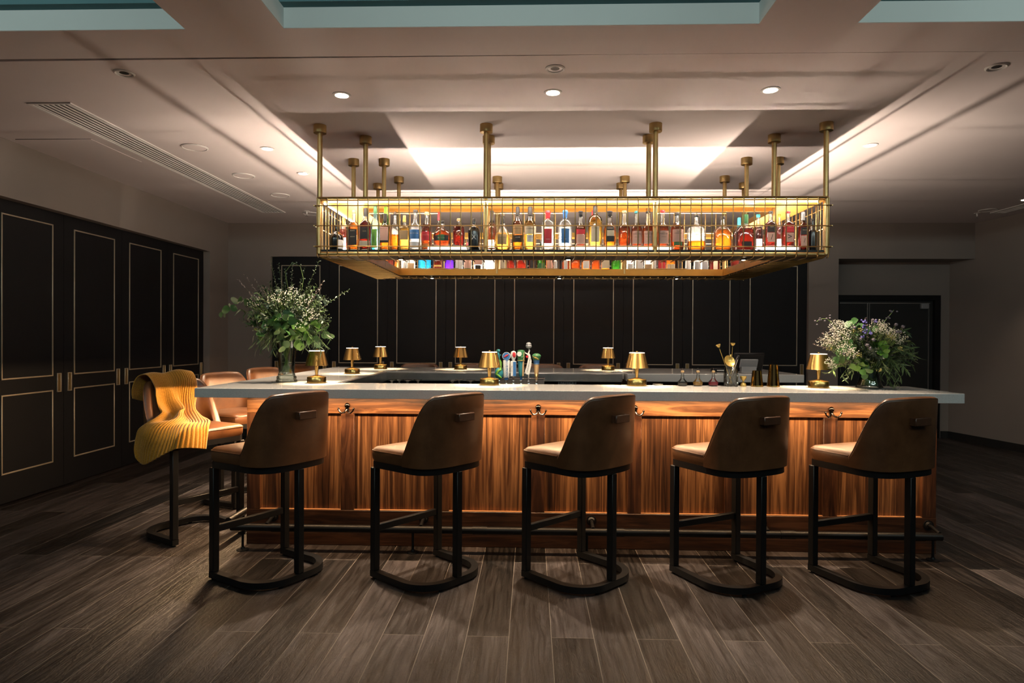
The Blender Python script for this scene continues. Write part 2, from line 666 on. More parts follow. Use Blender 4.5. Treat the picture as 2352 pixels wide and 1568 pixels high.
# left wall: header, far pier, recess for the panelled doors
XC = -4.27
wl = MB()
wl.box(-4.45, XL, -4, 9.4, 2.48, CZ, M['wall'])
wl.box(-4.45, XL, 8.19, 9.4, 0, 2.48, M['wall'])
wl.box(-4.45, XC-.05, -4, 8.19, 0, 2.48, M['wall'])
struct(wl.build('wall_left', smooth=False))
struct(MB().box(XL, XL+.012, 8.19, YB, 0, .1, M['black']).build('baseboard_left', smooth=False))
wb = MB()
wb.box(-4.45, -3.594, YB, YB+.2, 0, CZ, M['wall'])
wb.box(-3.594, 3.73, YB, YB+.2, 2.48, CZ, M['wall'])
wb.box(3.73, 4.125, YB, YD, 0, CZ, M['wall'])
wb.box(4.125, 6.3, YB, YD+.1, 2.46, CZ, M['wall'])
wb.box(-3.594, 3.73, YB+.13, YB+.2, 0, 2.48, M['wall'])
wb.box(4.125, 4.30, YD, YD+.12, 0, 2.46, M['wall'])
wb.box(5.70, 6.3, YD, YD+.12, 0, 2.46, M['wall'])
wb.box(4.30, 5.70, YD, YD+.12, 1.975, 2.46, M['wall'])
wb.box(4.25, 5.75, YD+.12, YD+.2, 0, 2.46, M['black'])
struct(wb.build('wall_back', smooth=False))
wr = MB()
wr.prism([(6.95, -4), (7.3, -4), (7.3, YD+.1), (5.85, YD+.1), (5.85, YD-.01), (6.06, 7.8), (6.60, 4.0), (6.95, 1.0)], 0, CZ, M['wall'])
struct(wr.build('wall_right', smooth=False))
struct(MB().prism([(6.935, -4), (6.95, -4), (6.95, 1.0), (6.60, 4.0), (6.06, 7.8), (5.85, YD), (5.836, YD-.005), (6.046, 7.797), (6.586, 3.998), (6.936, 1.0)], 0, .10, M['black']).build('baseboard_right', smooth=False))
bb = MB()
bb.box(XL, -3.594, YB-.012, YB, 0, .1, M['black'])
bb.box(3.73, 4.125, YB-.012, YB, 0, .1, M['black'])
bb.box(4.125, 4.26, YD-.012, YD, 0, .1, M['black'])
bb.box(5.74, 5.84, YD-.012, YD, 0, .1, M['black'])
struct(bb.build('baseboard_back', smooth=False))

# panelled folding doors: one mesh per leaf, brass beading and brass flush pulls as parts
_dn = [0]


def panel_door(u0, u1, r0, r1, plane, side, z1, low=True, pulls=(1, 1)):
    """leaf from u0 to u1 along its wall; beading rectangle r0..r1"""
    _dn[0] += 1
    nm = 'door_%d' % _dn[0]

    def bx(mb, a, b_, z0, z9, d0, d1, mat, bev=0):
        if side == 'left':
            mb.box(plane+d0, plane+d1, a, b_, z0, z9, mat, bev)
        else:
            mb.box(a, b_, plane-d1, plane-d0, z0, z9, mat, bev)
    d = MB()
    bx(d, u0+.002, u1-.002, .012, z1, -.04, 0, M['door'])
    o = struct(d.build(nm, smooth=False))
    rects = [(1.02, 2.36)]+([(.25, .885)] if low else [])
    for z0, z9 in rects:
        g = MB()
        w_ = .0062
        for a, b_, c0, c1 in ((r0-w_, r0+w_, z0-w_, z9+w_), (r1-w_, r1+w_, z0-w_, z9+w_), (r0+w_, r1-w_, z0-w_, z0+w_), (r0+w_, r1-w_, z9-w_, z9+w_)):
            bx(g, a, b_, c0, c1, 0, .008, M['gold'], .002)
        g.build('brass_beading', o)
    for k, u in ((0, u0+.066), (1, u1-.066)):
        if pulls[k]:
            h = MB()
            for a, b_ in ((u-.025, u-.017), (u+.017, u+.025)):
                bx(h, a, b_, .868, 1.038, 0, .012, M['gold'], .002)
            bx(h, u-.017, u+.017, .868, .876, 0, .012, M['gold'])
            bx(h, u-.017, u+.017, 1.030, 1.038, 0, .012, M['gold'])
            bx(h, u-.017, u+.017, .876, 1.030, 0, .003, M['bronze'])
            h.build('door_handle', o)
    return o


for u0, u1, r0, r1 in ((4.30, 4.895, 4.37, 4.80), (4.895, 5.70, 5.012, 5.558), (5.70, 6.525, 5.829, 6.40), (6.525, 7.35, 6.648, 7.221), (7.35, 8.18, 7.48, 8.046)):
    panel_door(u0, u1, r0, r1, XC, 'left', 2.478)
bnds = [-3.594, -2.79, -1.985, -1.175, -.365, .445, 1.255, 2.06, 2.83, 3.73]
for i in range(9):
    u0, u1 = bnds[i], bnds[i+1]
    panel_door(u0, u1, u0+.135, u1-.135, YB+.05, 'back', 2.478)
# double door in the alcove
od = struct(MB().box(4.30, 5.70, YD+.03, YD+.10, 0, 1.97, M['black']).build('door_%d' % (_dn[0]+1), smooth=False))
fr = MB()
fr.box(4.27, 4.33, YD-.02, YD+.04, 0, 2.0, M['blackmetal'])
fr.box(5.64, 5.72, YD-.02, YD+.04, 0, 2.0, M['blackmetal'])
fr.box(4.33, 5.64, YD-.02, YD+.04, 1.93, 2.0, M['blackmetal'])
fr.build('door_frame', od, smooth=False)
e_ = MB()
e_.box(4.33, 5.60, YD+.02, YD+.03, 1.885, 1.895, M['steel'])
e_.box(4.725, 4.737, YD+.015, YD+.03, .02, 1.885, M['steel'])
e_.box(4.755, 4.763, YD+.015, YD+.03, .02, 1.885, M['steel'])
e_.box(5.575, 5.583, YD+.015, YD+.03, .02, 1.885, M['steel'])
e_.build('door_edge', od, smooth=False)
MB().box(5.46, 5.565, YD-.015, YD+.03, 1.81, 1.885, M['grey'], .004).build('door_closer', od)

# ------------------------------------------------------------------ ceiling fittings


def downlight(x, y, label, r=.044, grp='lit recessed downlights', power=.07, cone=84, aim=(0, 0, -1)):
    o = thing('ceiling_light', label, 'ceiling light', (x, y, CZ), 0, grp)
    MB().lathe([(r+.014, 0), (r+.014, -.004), (r, -.006), (r-.002, -.001)], M['white'], 24, cap=False).build('trim_ring', o)
    MB().lathe([(0.0005, -.003), (r-.003, -.003), (r-.003, -.0005)], M['bulb'], 20).build('lens', o)
    light('bulb', 'SPOT', (0, 0, -.02), LP['down']*power, (1, .80, .58), None, None, aim, o, R(cone), .6, .03)
    return o


downlight(-1.23, 4.09, 'glowing recessed downlight nearest the rack, above the lamp beside the tall vase', power=1, cone=66)
downlight(.131, 4.068, 'glowing recessed downlight over the middle of the front counter', power=1, cone=66)
downlight(1.492, 4.049, 'glowing recessed downlight over the right part of the front counter', power=1, cone=66)
downlight(-2.2, 5.244, 'glowing recessed downlight left of the rack, nearer of two above the left stools', power=.8, cone=50)
downlight(-2.19, 6.045, 'glowing recessed downlight left of the rack, farther of two above the left stools', power=.8, cone=50)
downlight(2.716, 5.212, 'glowing recessed downlight right of the hanging rack')
downlight(5.48, 7.249, 'glowing recessed downlight near the far right wall')
for x, y, lb in ((-2.425, 3.725, 'unlit white recessed spotlight above the left end of the ceiling, near the long vent'),
                 (.131, 3.71, 'unlit white recessed spotlight in the middle, just in front of a lit downlight'),
                 (2.65, 3.73, 'unlit white recessed spotlight at the far right of the ceiling')):
    o = thing('ceiling_spotlight', lb, 'ceiling light', (x, y, CZ), 0, 'unlit recessed spotlights')
    MB().lathe([(.058, 0), (.058, -.004), (.05, -.009), (.044, -.006), (.042, -.001)], M['white'], 28, cap=False).build('trim_ring', o)
    MB().lathe([(.0421, -.002), (.026, -.0012)], M['white'], 24, cap=False).build('baffle', o)
    MB().lathe([(.026, -.0013), (.0005, -.001)], M['black'], 24, cap=False).build('lens', o)
for x, y, lb in ((-2.79, 5.20, 'nearest'), (-2.80, 6.12, 'second'), (-2.78, 6.97, 'third'), (-2.80, 8.01, 'farthest')):
    o = thing('ceiling_speaker', 'round white ceiling speaker beside the long vent, %s in the row' % lb, 'speaker', (x, y, CZ), 0, 'round ceiling speakers')
    MB().lathe([(.104, 0), (.104, -.005), (.094, -.008), (.090, -.004)], M['white'], 32, cap=False).build('rim', o)
    MB().lathe([(.0901, -.004), (.0005, -.004)], M['ceil'], 32, cap=False).build('grille', o)
o = thing('ceiling_speaker', 'round white ceiling speaker by the far right wall', 'speaker', (5.48, 7.83, CZ), 0, 'round ceiling speakers')
MB().lathe([(.10, 0), (.10, -.005), (.09, -.008), (.087, -.004)], M['white'], 32, cap=False).build('rim', o)
MB().lathe([(.0871, -.004), (.0005, -.004)], M['ceil'], 32, cap=False).build('grille', o)
for x, y, lb in ((-2.80, 7.86, 'small chrome fire sprinkler below the farthest speaker on the left'), (5.48, 8.02, 'small fire sprinkler near the far right wall')):
    o = thing('fire_sprinkler', lb, 'sprinkler', (x, y, CZ), 0)
    MB().lathe([(.035, 0), (.035, -.004), (.012, -.008), (.008, -.03), (.008, -.04)], M['white'], 16).build('flange', o)
    MB().lathe([(.004, -.04), (.004, -.055), (.02, -.057), (.02, -.06), (.0005, -.06)], M['chrome'], 14).build('deflector', o)


def slot_vent(x0, x1, y0, y1, n, label):
    o = thing('ceiling_vent', label, 'vent', ((x0+x1)/2, y0, CZ))
    w_, l_ = x1-x0, y1-y0
    f = MB()
    for a, b_, c0, c1 in ((-w_/2, -w_/2+.02, 0, l_), (w_/2-.02, w_/2, 0, l_), (-w_/2+.02, w_/2-.02, 0, .02), (-w_/2+.02, w_/2-.02, l_-.02, l_)):
        f.box(a, b_, c0, c1, -.008, 0, M['white'])
    f.build('frame', o, smooth=False)
    MB().box(-w_/2+.02, w_/2-.02, .02, l_-.02, -.0015, 0, M['black']).build('backing', o, smooth=False)
    for k in range(n):
        x = -w_/2+.02+(w_-.04)*(k+.5)/n
        MB().box(x-.007, x+.007, .02, l_-.02, -.006, -.0015, M['white']).build('slat', o, smooth=False)


slot_vent(-3.395, -3.095, 4.19, 7.93, 7, 'long white slotted air vent running along the left side of the ceiling')
slot_vent(5.62, 5.80, 7.05, 8.0, 5, 'short slotted air vent near the right wall')
o = thing('access_panel', 'flush square access panel in the ceiling by the left wall', 'panel', (-3.81, 5.30, CZ))
MB().box(-.308, .308, -.33, .33, -.004, 0, M['ceil'], .002).build('hatch', o)
MB().box(-.308, .308, -.333, -.331, -.003, 0, M['black']).build('shadow_gap', o)


# ------------------------------------------------------------------ the island bar
FY = 4.177                       # face of the walnut front
BL, BR = -1.885, 2.614
bar = thing('bar_cabinet', 'long walnut panelled bar base with vertical striped panels under the pale counter', 'bar', (0, FY, 0))
core = MB()
core.box(BL+.012, BR-.012, .034, .30, .004, .988, M['walnut_y'])
core.box(BL+.012, BL+.12, .30, 2.45, .004, .988, M['walnut_y'])
core.box(BL+.12, .88, 2.05, 2.45, .004, .965, M['black'])
core.box(BL+.12, BR-.02, .30, .40, .004, .88, M['black'])
core.build('carcass', bar, smooth=False)
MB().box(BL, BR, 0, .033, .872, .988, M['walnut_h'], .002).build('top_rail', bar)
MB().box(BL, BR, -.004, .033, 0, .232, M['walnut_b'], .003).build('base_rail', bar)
pitch = (BR-BL-.088)/7
for i in range(8):
    x = BL+.044+pitch*i
    MB().box(x-.044, x+.044, 0, .033, .2325, .8715, M['walnut_d'], .002).build('stile', bar)
for i in range(7):
    x0, x1 = BL+.088+pitch*i, BL+pitch*(i+1)
    MB().box(x0, x1, .001, .0238, .2322, .2352, M['edge']).build('panel_ledge', bar, smooth=False)  # paler sanded lip; its tone also carries the light the ledge catches
    o = MB().box(x0, x1, .024, .0335, .2354, .8715, M['walnut_v']).build('panel', bar, smooth=False)
sd = MB()
sd.box(BL, BL+.0118, .0345, 2.44, 0, .232, M['walnut_y'])
sd.box(BL, BL+.0118, .0345, 2.44, .872, .988, M['walnut_y'])
for k in range(5):
    y = .0345+(2.40-.088)*k/4
    sd.box(BL, BL+.0118, y, y+.088, .232, .872, M['walnut_d'])
sd.build('side_frame', bar, smooth=False)
led = MB().box(BL-.05, BR-.05, -.125, -.105, .985, .9895, M['white']).build('led_strip', bar)
light('led_light', 'AREA', ((BL+BR)/2, -.115, .982), LP['under'], WARMER, BR-BL, .014, (0, 0, -1), bar)
led2 = MB().box(BL-.10, BL-.08, 0, 2.4, .985, .9895, M['white']).build('led_strip', bar)
light('led_light', 'AREA', (BL-.09, 1.2, .982), LP['under']*1.6, WARMER, .014, 2.4, (-.75, 0, -1), bar)

top = MB()
top.prism([(-2.13, 3.973), (2.652, 3.973), (2.652, 4.57), (1.715, 4.57), (1.715, 4.515), (-1.40, 4.515), (-1.40, 6.09), (.885, 6.09), (.885, 6.95), (-2.13, 6.95)], .990, 1.05, M['quartz'])
ct = top.build('countertop', None, smooth=False)
tag(ct, 'pale grey polished stone counter running around the front, left and back of the bar', 'countertop')
mod = ct.modifiers.new('edge', 'BEVEL')
mod.width = .003
mod.segments = 2
mod.limit_method = 'ANGLE'
s2 = thing('countertop', 'separate pale stone counter carrying the till, at the back right of the bar', 'countertop', (1.71, 6.5, 0))
MB().box(-.81, .81, -.55, .53, .975, 1.05, M['quartz'], .004).build('slab', s2)
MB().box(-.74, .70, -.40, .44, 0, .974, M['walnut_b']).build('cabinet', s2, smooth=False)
# steel splash around the inside of the well
st = thing('steel_trough', 'brushed steel apron lining the inner edge of the back counter', 'steel apron', (0, 6.09, 0))
MB().box(-1.385, .87, -.022, -.002, .972, 1.04, M['steel'], .003).build('back_apron', st)
MB().box(-1.398, -1.378, -1.57, -.023, .955, 1.045, M['steel'], .003).build('side_apron', st)
MB().box(-1.378, .86, -.05, -.022, .966, .971, M['steel']).build('drip_lip', st)
wsn = thing('underbar_station', 'dark steel work shelf sunk behind the front counter', 'work station', (0, 4.60, 0))
MB().box(-1.36, 2.40, 0, .45, .86, .90, M['blackmetal'], .004).build('shelf', wsn)
for x in (-1.2, .5, 2.2):
    MB().box(x-.02, x+.02, .38, .42, 0, .86, M['blackmetal']).build('leg', wsn)

sg = thing('notice_sign', 'dark sign reading NOTICE below the back counter steel', 'sign', (at(1303, 880, Y=6.05).x, 6.06, .952))
MB().box(-.085, .085, 0, .006, -.022, .022, M['grey'], .002).build('plate', sg)
MB().box(-.08, .08, -.001, .0, -.018, .018, M['black']).build('face', sg)
MB().text('NOTICE', .034, M['grey'], lambda x, y: (x, -.002, y-.002)).build('lettering', sg, smooth=False)
MB().box(-.04, .04, .006, .138, -.006, .006, M['blackmetal']).build('bracket', sg)

# double coat hooks on the stiles
for i, lb in ((1, 'between the first and second stools'), (3, 'to the right of the second stool'), (4, 'to the right of the third stool'), (6, 'between the last two stools')):
    x = BL+.044+pitch*i
    h = thing('coat_hook', 'black double coat hook on the walnut rail %s' % lb, 'hook', (x, FY, .905), 0, 'coat hooks under the counter')
    b_ = MB()
    b_.ball((0, -.008, .02), .018, M['hook'], 14, 8, 1, .55)
    b_.lathe([(.012, -.012), (.014, 0), (.010, .016)], M['hook'], 12, 0, -.006, 0, 1, .5)
    b_.build('back_plate', h)
    for s_ in (-1, 1):
        q = MB()
        q.tube([(s_*.004, -.008, -.005), (s_*.014, -.022, -.022), (s_*.030, -.032, -.026), (s_*.044, -.036, -.014), (s_*.050, -.036, .0)], [.006, .006, .0055, .005, .005], M['hook'], 8)
        q.ball((s_*.050, -.036, .003), .0075, M['hook'], 8, 6)
        q.build('prong', h)

# foot rail
RY = 4.055
rail = thing('foot_rail', 'black tubular foot rail running along the foot of the walnut bar', 'foot rail', (0, RY, 0))
RZ = .147
rl = MB()
rl.tube([(-1.93, 0, RZ), (2.57, 0, RZ)], .024, M['blackmetal'], 16)
rl.build('pipe', rail)
MB().tube([(-2.01, .125, RZ), (-2.01, 2.6, RZ)], .024, M['blackmetal'], 16).build('pipe', rail)
for x in (-1.62, -.32, .55, 1.62, 2.42):
    MB().tube([(x-.045, 0, RZ), (x+.045, 0, RZ)], .0272, M['blackmetal'], 16).build('sleeve', rail)
for x in (-1.855, -.751, .361, 1.466, 2.52):
    MB().tube([(x, 0, .006), (x, 0, RZ-.02)], .008, M['blackmetal'], 8).build('post', rail)
    MB().lathe([(.038, 0), (.038, .005), (.014, .010), (.010, .02)], M['blackmetal'], 16, x).build('foot', rail)
for x in (-1.70, -.70, .40, 1.50, 2.56):
    MB().tube([(x, .117, RZ+.04), (x, .08, RZ+.04), (x, .0, RZ+.020)], [.012, .011, .012], M['blackmetal'], 10).build('wall_arm', rail)
    p = MB()
    p.tube([(x, .1175, RZ+.04), (x, .108, RZ+.04)], .032, M['blackmetal'], 18)
    p.tube([(x, .108, RZ+.04), (x, .098, RZ+.04)], [.025, .016], M['blackmetal'], 14)
    p.build('wall_flange', rail)
for y in (.35, 1.4, 2.4):
    MB().tube([(-2.01, y, .006), (-2.01, y, RZ-.02)], .008, M['blackmetal'], 8).build('post', rail)
    MB().lathe([(.038, 0), (.038, .005), (.014, .010), (.010, .02)], M['blackmetal'], 16, -2.01, y).build('foot', rail)

# ------------------------------------------------------------------ bar stools


def sgn(x):
    return -1 if x < 0 else 1


def plan(a, rx=.248, yc=-.255, ry=.192, n=3.0):
    """back half outline, a from 0 (right side) to pi (left side)"""
    ca, sa = math.cos(a), math.sin(a)
    return Vector((rx*sgn(ca)*abs(ca)**(2/n), yc-ry*abs(sa)**(2/n)))


def outline(k=48):
    pts = [Vector((-.249, -.245)), Vector((-.260, -.02)), Vector((-.252, .012)), Vector((-.225, .03)), Vector((-.1, .034)), Vector((0, .035)), Vector((.1, .034)), Vector((.225, .03)), Vector((.252, .012)), Vector((.260, -.02))]
    for i in range(k+1):
        pts.append(plan(PI*i/k))
    return pts[:-1]


def scaled(pts, s_, cy=-.21):
    return [Vector((p.x*s_, (p.y-cy)*s_+cy)) for p in pts]


def make_stool():
    o = thing('bar_stool', 'x', 'bar stool', group='leather bar stools around the bar')
    ol = outline()
    fr_ = MB()
    fr_.prism([tuple(p) for p in scaled(ol, .985)], .636, .672, M['blackmetal'])
    fr_.build('seat_frame', o, angle=30)
    cu = MB()
    rings = [(.975, .6725), (1.0, .690), (1.004, .712), (1.0, .730), (.985, .742), (.95, .750), (.8, .757), (.5, .761), (.15, .762)]
    rows = [[(p.x, p.y, z) for p in scaled(ol, s_)] for s_, z in rings]
    cu.grid(rows, M['leather'], closed_u=True)
    n = len(ol)
    cu.f.append(tuple((len(rings)-1)*n+i for i in range(n)))
    cu.m.append(0)
    seat = cu.build('seat', o)
    MB().tube([(p.x, p.y, .734) for p in scaled(ol, 1.0)][:12], .0035, M['leather'], 6).build('seam_piping', seat)
    sh = MB()
    K = 56
    cols = []
    edge = []
    for i in range(K+1):
        a = PI*i/K
        aa = min(a, PI-a)
        u = min(1, aa/R(58))
        # the sides sweep up from the seat to the top of the back
        hgt = .735+.331*math.sin(u*PI/2)**.8
        if u >= 1:
            hgt = 1.066+.006*math.sin((aa-R(58))/R(32)*PI/2)
        p = plan(a)
        c_ = Vector((0, -.22))
        d = (p-c_).normalized()
        th = .046
        col_ = []
        zb = .674
        for q in range(7):                       # outside, bottom to top, leaning out a little
            z = zb+(hgt-th*.45-zb)*q/6
            lean = .010+.014*((z-.67)/.4)
            col_.append((p.x+d.x*lean, p.y+d.y*lean, z))
        lt = .010+.014*((hgt-.67)/.4)
        for q in range(1, 6):                    # rounded top edge
            an = PI*q/6
            off = lt-th/2+math.cos(an)*th/2
            col_.append((p.x+d.x*off, p.y+d.y*off, hgt-th*.45+math.sin(an)*th*.45))
        for q in range(7):
            z = hgt-th*.45-(hgt-th*.45-.745)*q/6 if hgt > .80 else hgt-th*.45-.004*q
            lean = .010+.014*((z-.67)/.4)-th-.012*math.sin(PI*q/6)
            col_.append((p.x+d.x*lean, p.y+d.y*lean, z))
        edge.append((p.x+d.x*(lt-.004), p.y+d.y*(lt-.004), hgt-th*.22))
        cols.append(col_)
    sh.grid(cols, M['leather'])
    L_ = len(cols[0])
    sh.f.append(tuple(range(L_)))
    sh.m.append(0)
    sh.f.append(tuple(K*L_+i for i in range(L_))[::-1])
    sh.m.append(0)
    back = sh.build('backrest', o, angle=60)
    MB().tube(edge, .0035, M['leather'], 6).build('edge_piping', back)
    hd = MB()
    hd.box(-.060, .060, -.500, -.486, .920, .964, M['leather_dark'], .004)
    hd.box(-.060, -.044, -.488, -.445, .922, .962, M['leather_dark'])
    hd.box(.044, .060, -.488, -.445, .922, .962, M['leather_dark'])
    hd.build('pull_handle', back)
    base = []
    hw = .241
    r_ = .17
    yb = -.425
    base.append((-hw, .02))
    for i in range(13):
        a = PI/2*i/12
        base.append((-hw+r_-r_*math.cos(a), yb+r_-r_*math.sin(a)))
    for i in range(13):
        a = PI/2*i/12
        base.append((hw-r_+r_*math.sin(a), yb+r_-r_*math.cos(a)))
    base.append((hw, .02))
    MB().sweep_rect(base, .040, .036, M['blackmetal'], .012).build('sled_base', o, angle=30)
    for x, y in ((-hw, 0), (hw, 0), (0, yb)):
        MB().box(x-.020, x+.020, y-.020, y+.020, .0485, .6358, M['blackmetal'], .003).build('leg', o)
    MB().box(-hw+.0205, hw-.0205, -.014, .014, .268, .306, M['blackmetal'], .003).build('footrest', o)
    for x, y in ((-hw, .0), (hw, .0), (-.12, yb), (.12, yb)):
        MB().lathe([(.013, 0), (.013, .006), (.006, .008), (.006, .0118)], M['blackmetal'], 10, x, y).build('glide', o)
    return o


stools = [(-1.669, 3.763, 149.7, 'brown leather bar stool with its back to us, leftmost of the front row'),
          (-.734, 3.801, 140.7, 'brown leather bar stool with its back to us, second from the left in front'),
          (.150, 3.820, 134.8, 'brown leather bar stool with its back to us, in the middle of the front row'),
          (1.063, 3.877, 117.2, 'brown leather bar stool with its back to us, second from the right in front'),
          (1.896, 3.906, 112.7, 'brown leather bar stool with its back to us, rightmost of the front row'),
          (-2.205, 4.30, -31, 'tan leather bar stool at the left end of the bar under a mustard knit throw'),
          (-2.263, 5.227, -22, 'tan leather bar stool at the left side, just behind the stool with the throw'),
          (-2.27, 6.10, -22, 'tan leather bar stool at the left side, left of the tall flower vase'),
          (-2.22, 6.95, -24, 'tan leather bar stool at the left side, showing just right of the tall vase'),
          (-1.32, 7.10, -90, 'tan leather bar stool behind the back counter, leftmost top showing there'),
          (-.58, 7.10, -90, 'tan leather bar stool behind the back counter, partly behind a brass lamp'),
          (.15, 7.10, -90, 'tan leather bar stool behind the back counter, behind the beer taps'),
          (.79, 7.12, -90, 'tan leather bar stool behind the back counter, left of the right back lamp')]
proto = make_stool()
for i, (x, y, a, lb) in enumerate(stools):
    o = proto if i == 0 else copy_tree(proto)
    o.location = (x, y, 0)
    o.rotation_euler = (0, 0, R(a-90))
    o['label'] = lb

# knitted throw over the left end stool, in that stool's own frame
def catmull(p0, p1, p2, p3, t_):
    return .5*((2*p1)+(p2-p0)*t_+(2*p0-5*p1+4*p2-p3)*t_*t_+(3*p1-p0-3*p2+p3)*t_**3)


def resample(ctrl, n):
    out = []
    L = len(ctrl)
    for i in range(n):
        f = i*(L-1)/(n-1)
        k = min(int(f), L-2)
        out.append(catmull(ctrl[max(0, k-1)], ctrl[k], ctrl[k+1], ctrl[min(L-1, k+2)], f-k))
    return out


V3 = Vector
TH = [[(.245, -.505, .94), (.10, -.515, .90), (-.02, -.515, .90), (-.12, -.51, .92)],
      [(.25, -.50, 1.00), (.10, -.51, 1.00), (-.02, -.51, 1.00), (-.13, -.505, 1.00)],
      [(.23, -.48, 1.075), (.10, -.488, 1.094), (-.02, -.488, 1.096), (-.135, -.482, 1.088)],
      [(.20, -.42, 1.092), (.10, -.43, 1.112), (-.02, -.43, 1.112), (-.135, -.425, 1.096)],
      [(.182, -.372, 1.03), (.09, -.392, 1.065), (-.03, -.392, 1.06), (-.14, -.382, 1.045)],
      [(.175, -.365, .97), (.08, -.36, .99), (-.02, -.385, .99), (-.14, -.375, .98)],
      [(.170, -.350, .91), (.080, -.330, .92), (-.01, -.37, .925), (-.130, -.36, .92)],
      [(.165, -.325, .865), (.075, -.290, .87), (0, -.325, .870), (-.110, -.34, .87)],
      [(.170, -.29, .830), (.085, -.245, .830), (.015, -.275, .835), (-.095, -.31, .835)],
      [(.225, -.27, .800), (.130, -.205, .810), (.035, -.215, .815), (-.085, -.24, .805)],
      [(.275, -.28, .785), (.180, -.150, .795), (.065, -.145, .800), (-.065, -.155, .790)],
      [(.315, -.30, .750), (.245, -.120, .790), (.115, -.080, .790), (-.045, -.070, .782)],
      [(.328, -.30, .700), (.292, -.120, .755), (.180, -.020, .782), (.000, .010, .776)],
      [(.332, -.29, .660), (.312, -.130, .690), (.240, .045, .745), (.045, .062, .755)],
      [(.336, -.27, .620), (.322, -.150, .630), (.268, .066, .690), (.065, .080, .700)],
      [(.338, -.24, .575), (.332, -.165, .535), (.281, .072, .650), (.080, .090, .625)]]
NV, NU = 120, 151
cr = [resample([V3(p) for p in row], NU) for row in TH]
colsT = [resample([cr[j][i] for j in range(len(cr))], NV) for i in range(NU)]
grid_ = [[colsT[i][j] for i in range(NU)] for j in range(NV)]
rowsT = []
for j in range(NV):
    row = []
    for i in range(NU):
        p = grid_[j][i]
        du = grid_[j][min(NU-1, i+1)]-grid_[j][max(0, i-1)]
        dv = grid_[min(NV-1, j+1)][i]-grid_[max(0, j-1)][i]
        nrm = dv.cross(du)
        nrm = nrm.normalized() if nrm.length > 1e-9 else V3((0, 0, 1))
        u, v_ = i/(NU-1), j/(NV-1)
        rib = .0050*math.sin(u*PI*2*25)*(.10+.90*min(1, max(0, (u-.40)*5)+max(0, (v_-.50)*5)))
        # hanging folds gather where the throw is squeezed together
        g_ = math.exp(-((v_-.55)/.16)**2)
        fold = g_*.022*math.sin(u*PI*5+.7)+.010*math.sin(u*8+v_*7)+.008*math.sin(u*15-v_*11)*min(1, v_*2)
        row.append(p+nrm*(rib+fold+.008))
    rowsT.append(row)
th = MB().grid(rowsT, M['knit']).build('knitted_throw', None, angle=80)
th.location = (-2.205, 4.30, 0)
th.rotation_euler = (0, 0, R(-121))
mod = th.modifiers.new('thickness', 'SOLIDIFY')
mod.thickness = .007
mod.offset = 0
tag(th, 'mustard yellow ribbed knit throw draped over the back and seat of the left stool', 'throw')

# ------------------------------------------------------------------ table lamps
def make_lamp():
    o = thing('table_lamp', 'x', 'lamp', group='cordless brass lamps on the counter')
    MB().lathe([(.063, 0), (.066, .002), (.066, .040), (.063, .044), (.036, .050), (.016, .056)], M['brass'], 40).build('base', o)
    MB().lathe([(.0095, .054), (.0105, .07), (.0135, .10), (.0155, .128), (.0155, .155)], M['brass'], 20).build('stem', o)
    sh = MB().lathe([(.0800, .124), (.0795, .1245), (.0535, .226), (.0530, .2265), (.0520, .226), (.0785, .125)], M['brass'], 40, cap=False).build('lamp_shade', o)
    MB().lathe([(.0515, .214), (.0525, .2285), (.050, .2305), (.0005, .2305)], M['lampglow'], 32).build('diffuser', o)
    MB().lathe([(.0085, .2306), (.0085, .238), (.007, .240), (.0005, .240)], M['brass'], 14).build('finial', o)
    light('bulb', 'POINT', (0, .0, .182), LP['lamp'], (1, .72, .40), parent=o, radius=.014)
    return o


lamps = [(-1.525, 4.491, 'brass table lamp on the front counter beside the tall flower vase'),
         (-1.592, 5.633, 'brass table lamp on the left counter, nearer of the two there'),
         (-1.546, 6.508, 'brass table lamp at the far left corner of the counter'),
         (-.722, 6.527, 'brass table lamp on the back counter, left of the middle'),
         (-.287, 4.405, 'brass table lamp on the front counter just left of the beer taps'),
         (.79, 6.554, 'brass table lamp on the back counter, right of the middle'),
         (.734, 4.44, 'brass table lamp on the front counter, left of the three small dropper bottles'),
         (1.953, 4.387, 'brass table lamp on the front counter beside the low flower vase')]
lp = make_lamp()
for i, (x, y, lb) in enumerate(lamps):
    o = lp if i == 0 else copy_tree(lp)
    o.location = (x, y, 1.05)
    o['label'] = lb


# ------------------------------------------------------------------ hanging bottle rack
X0, X1, Y0, Y1, RW = -1.569, 2.1245, 4.678, 6.469, .270
XM1, XM2, YM = -.3366, .8986, 5.574
OX0, OX1, OY0, OY1 = -1.588, 2.143, 4.640, 6.507         # wire cage
TX0, TX1, TY0, TY1 = -1.572, 2.127, 4.658, 6.489         # tray, outside
IX0, IX1, IY0, IY1 = -1.290, 1.845, 4.957, 6.190         # tray, inside
ZB = 2.022
rack = thing('hanging_bottle_rack', 'brass wire cage bottle rack hung from the ceiling over the bar, lit from within', 'hanging rack', (0, 0, 1.96))
DZ = -1.96


def ring(mb, o4, i4, z0, z1, mat):
    a, b_, c0, d = o4
    e, f, g, h = i4
    mb.box(a, b_, c0, g, z0, z1, mat)
    mb.box(a, b_, h, d, z0, z1, mat)
    mb.box(a, e, g, h, z0, z1, mat)
    mb.box(f, b_, g, h, z0, z1, mat)


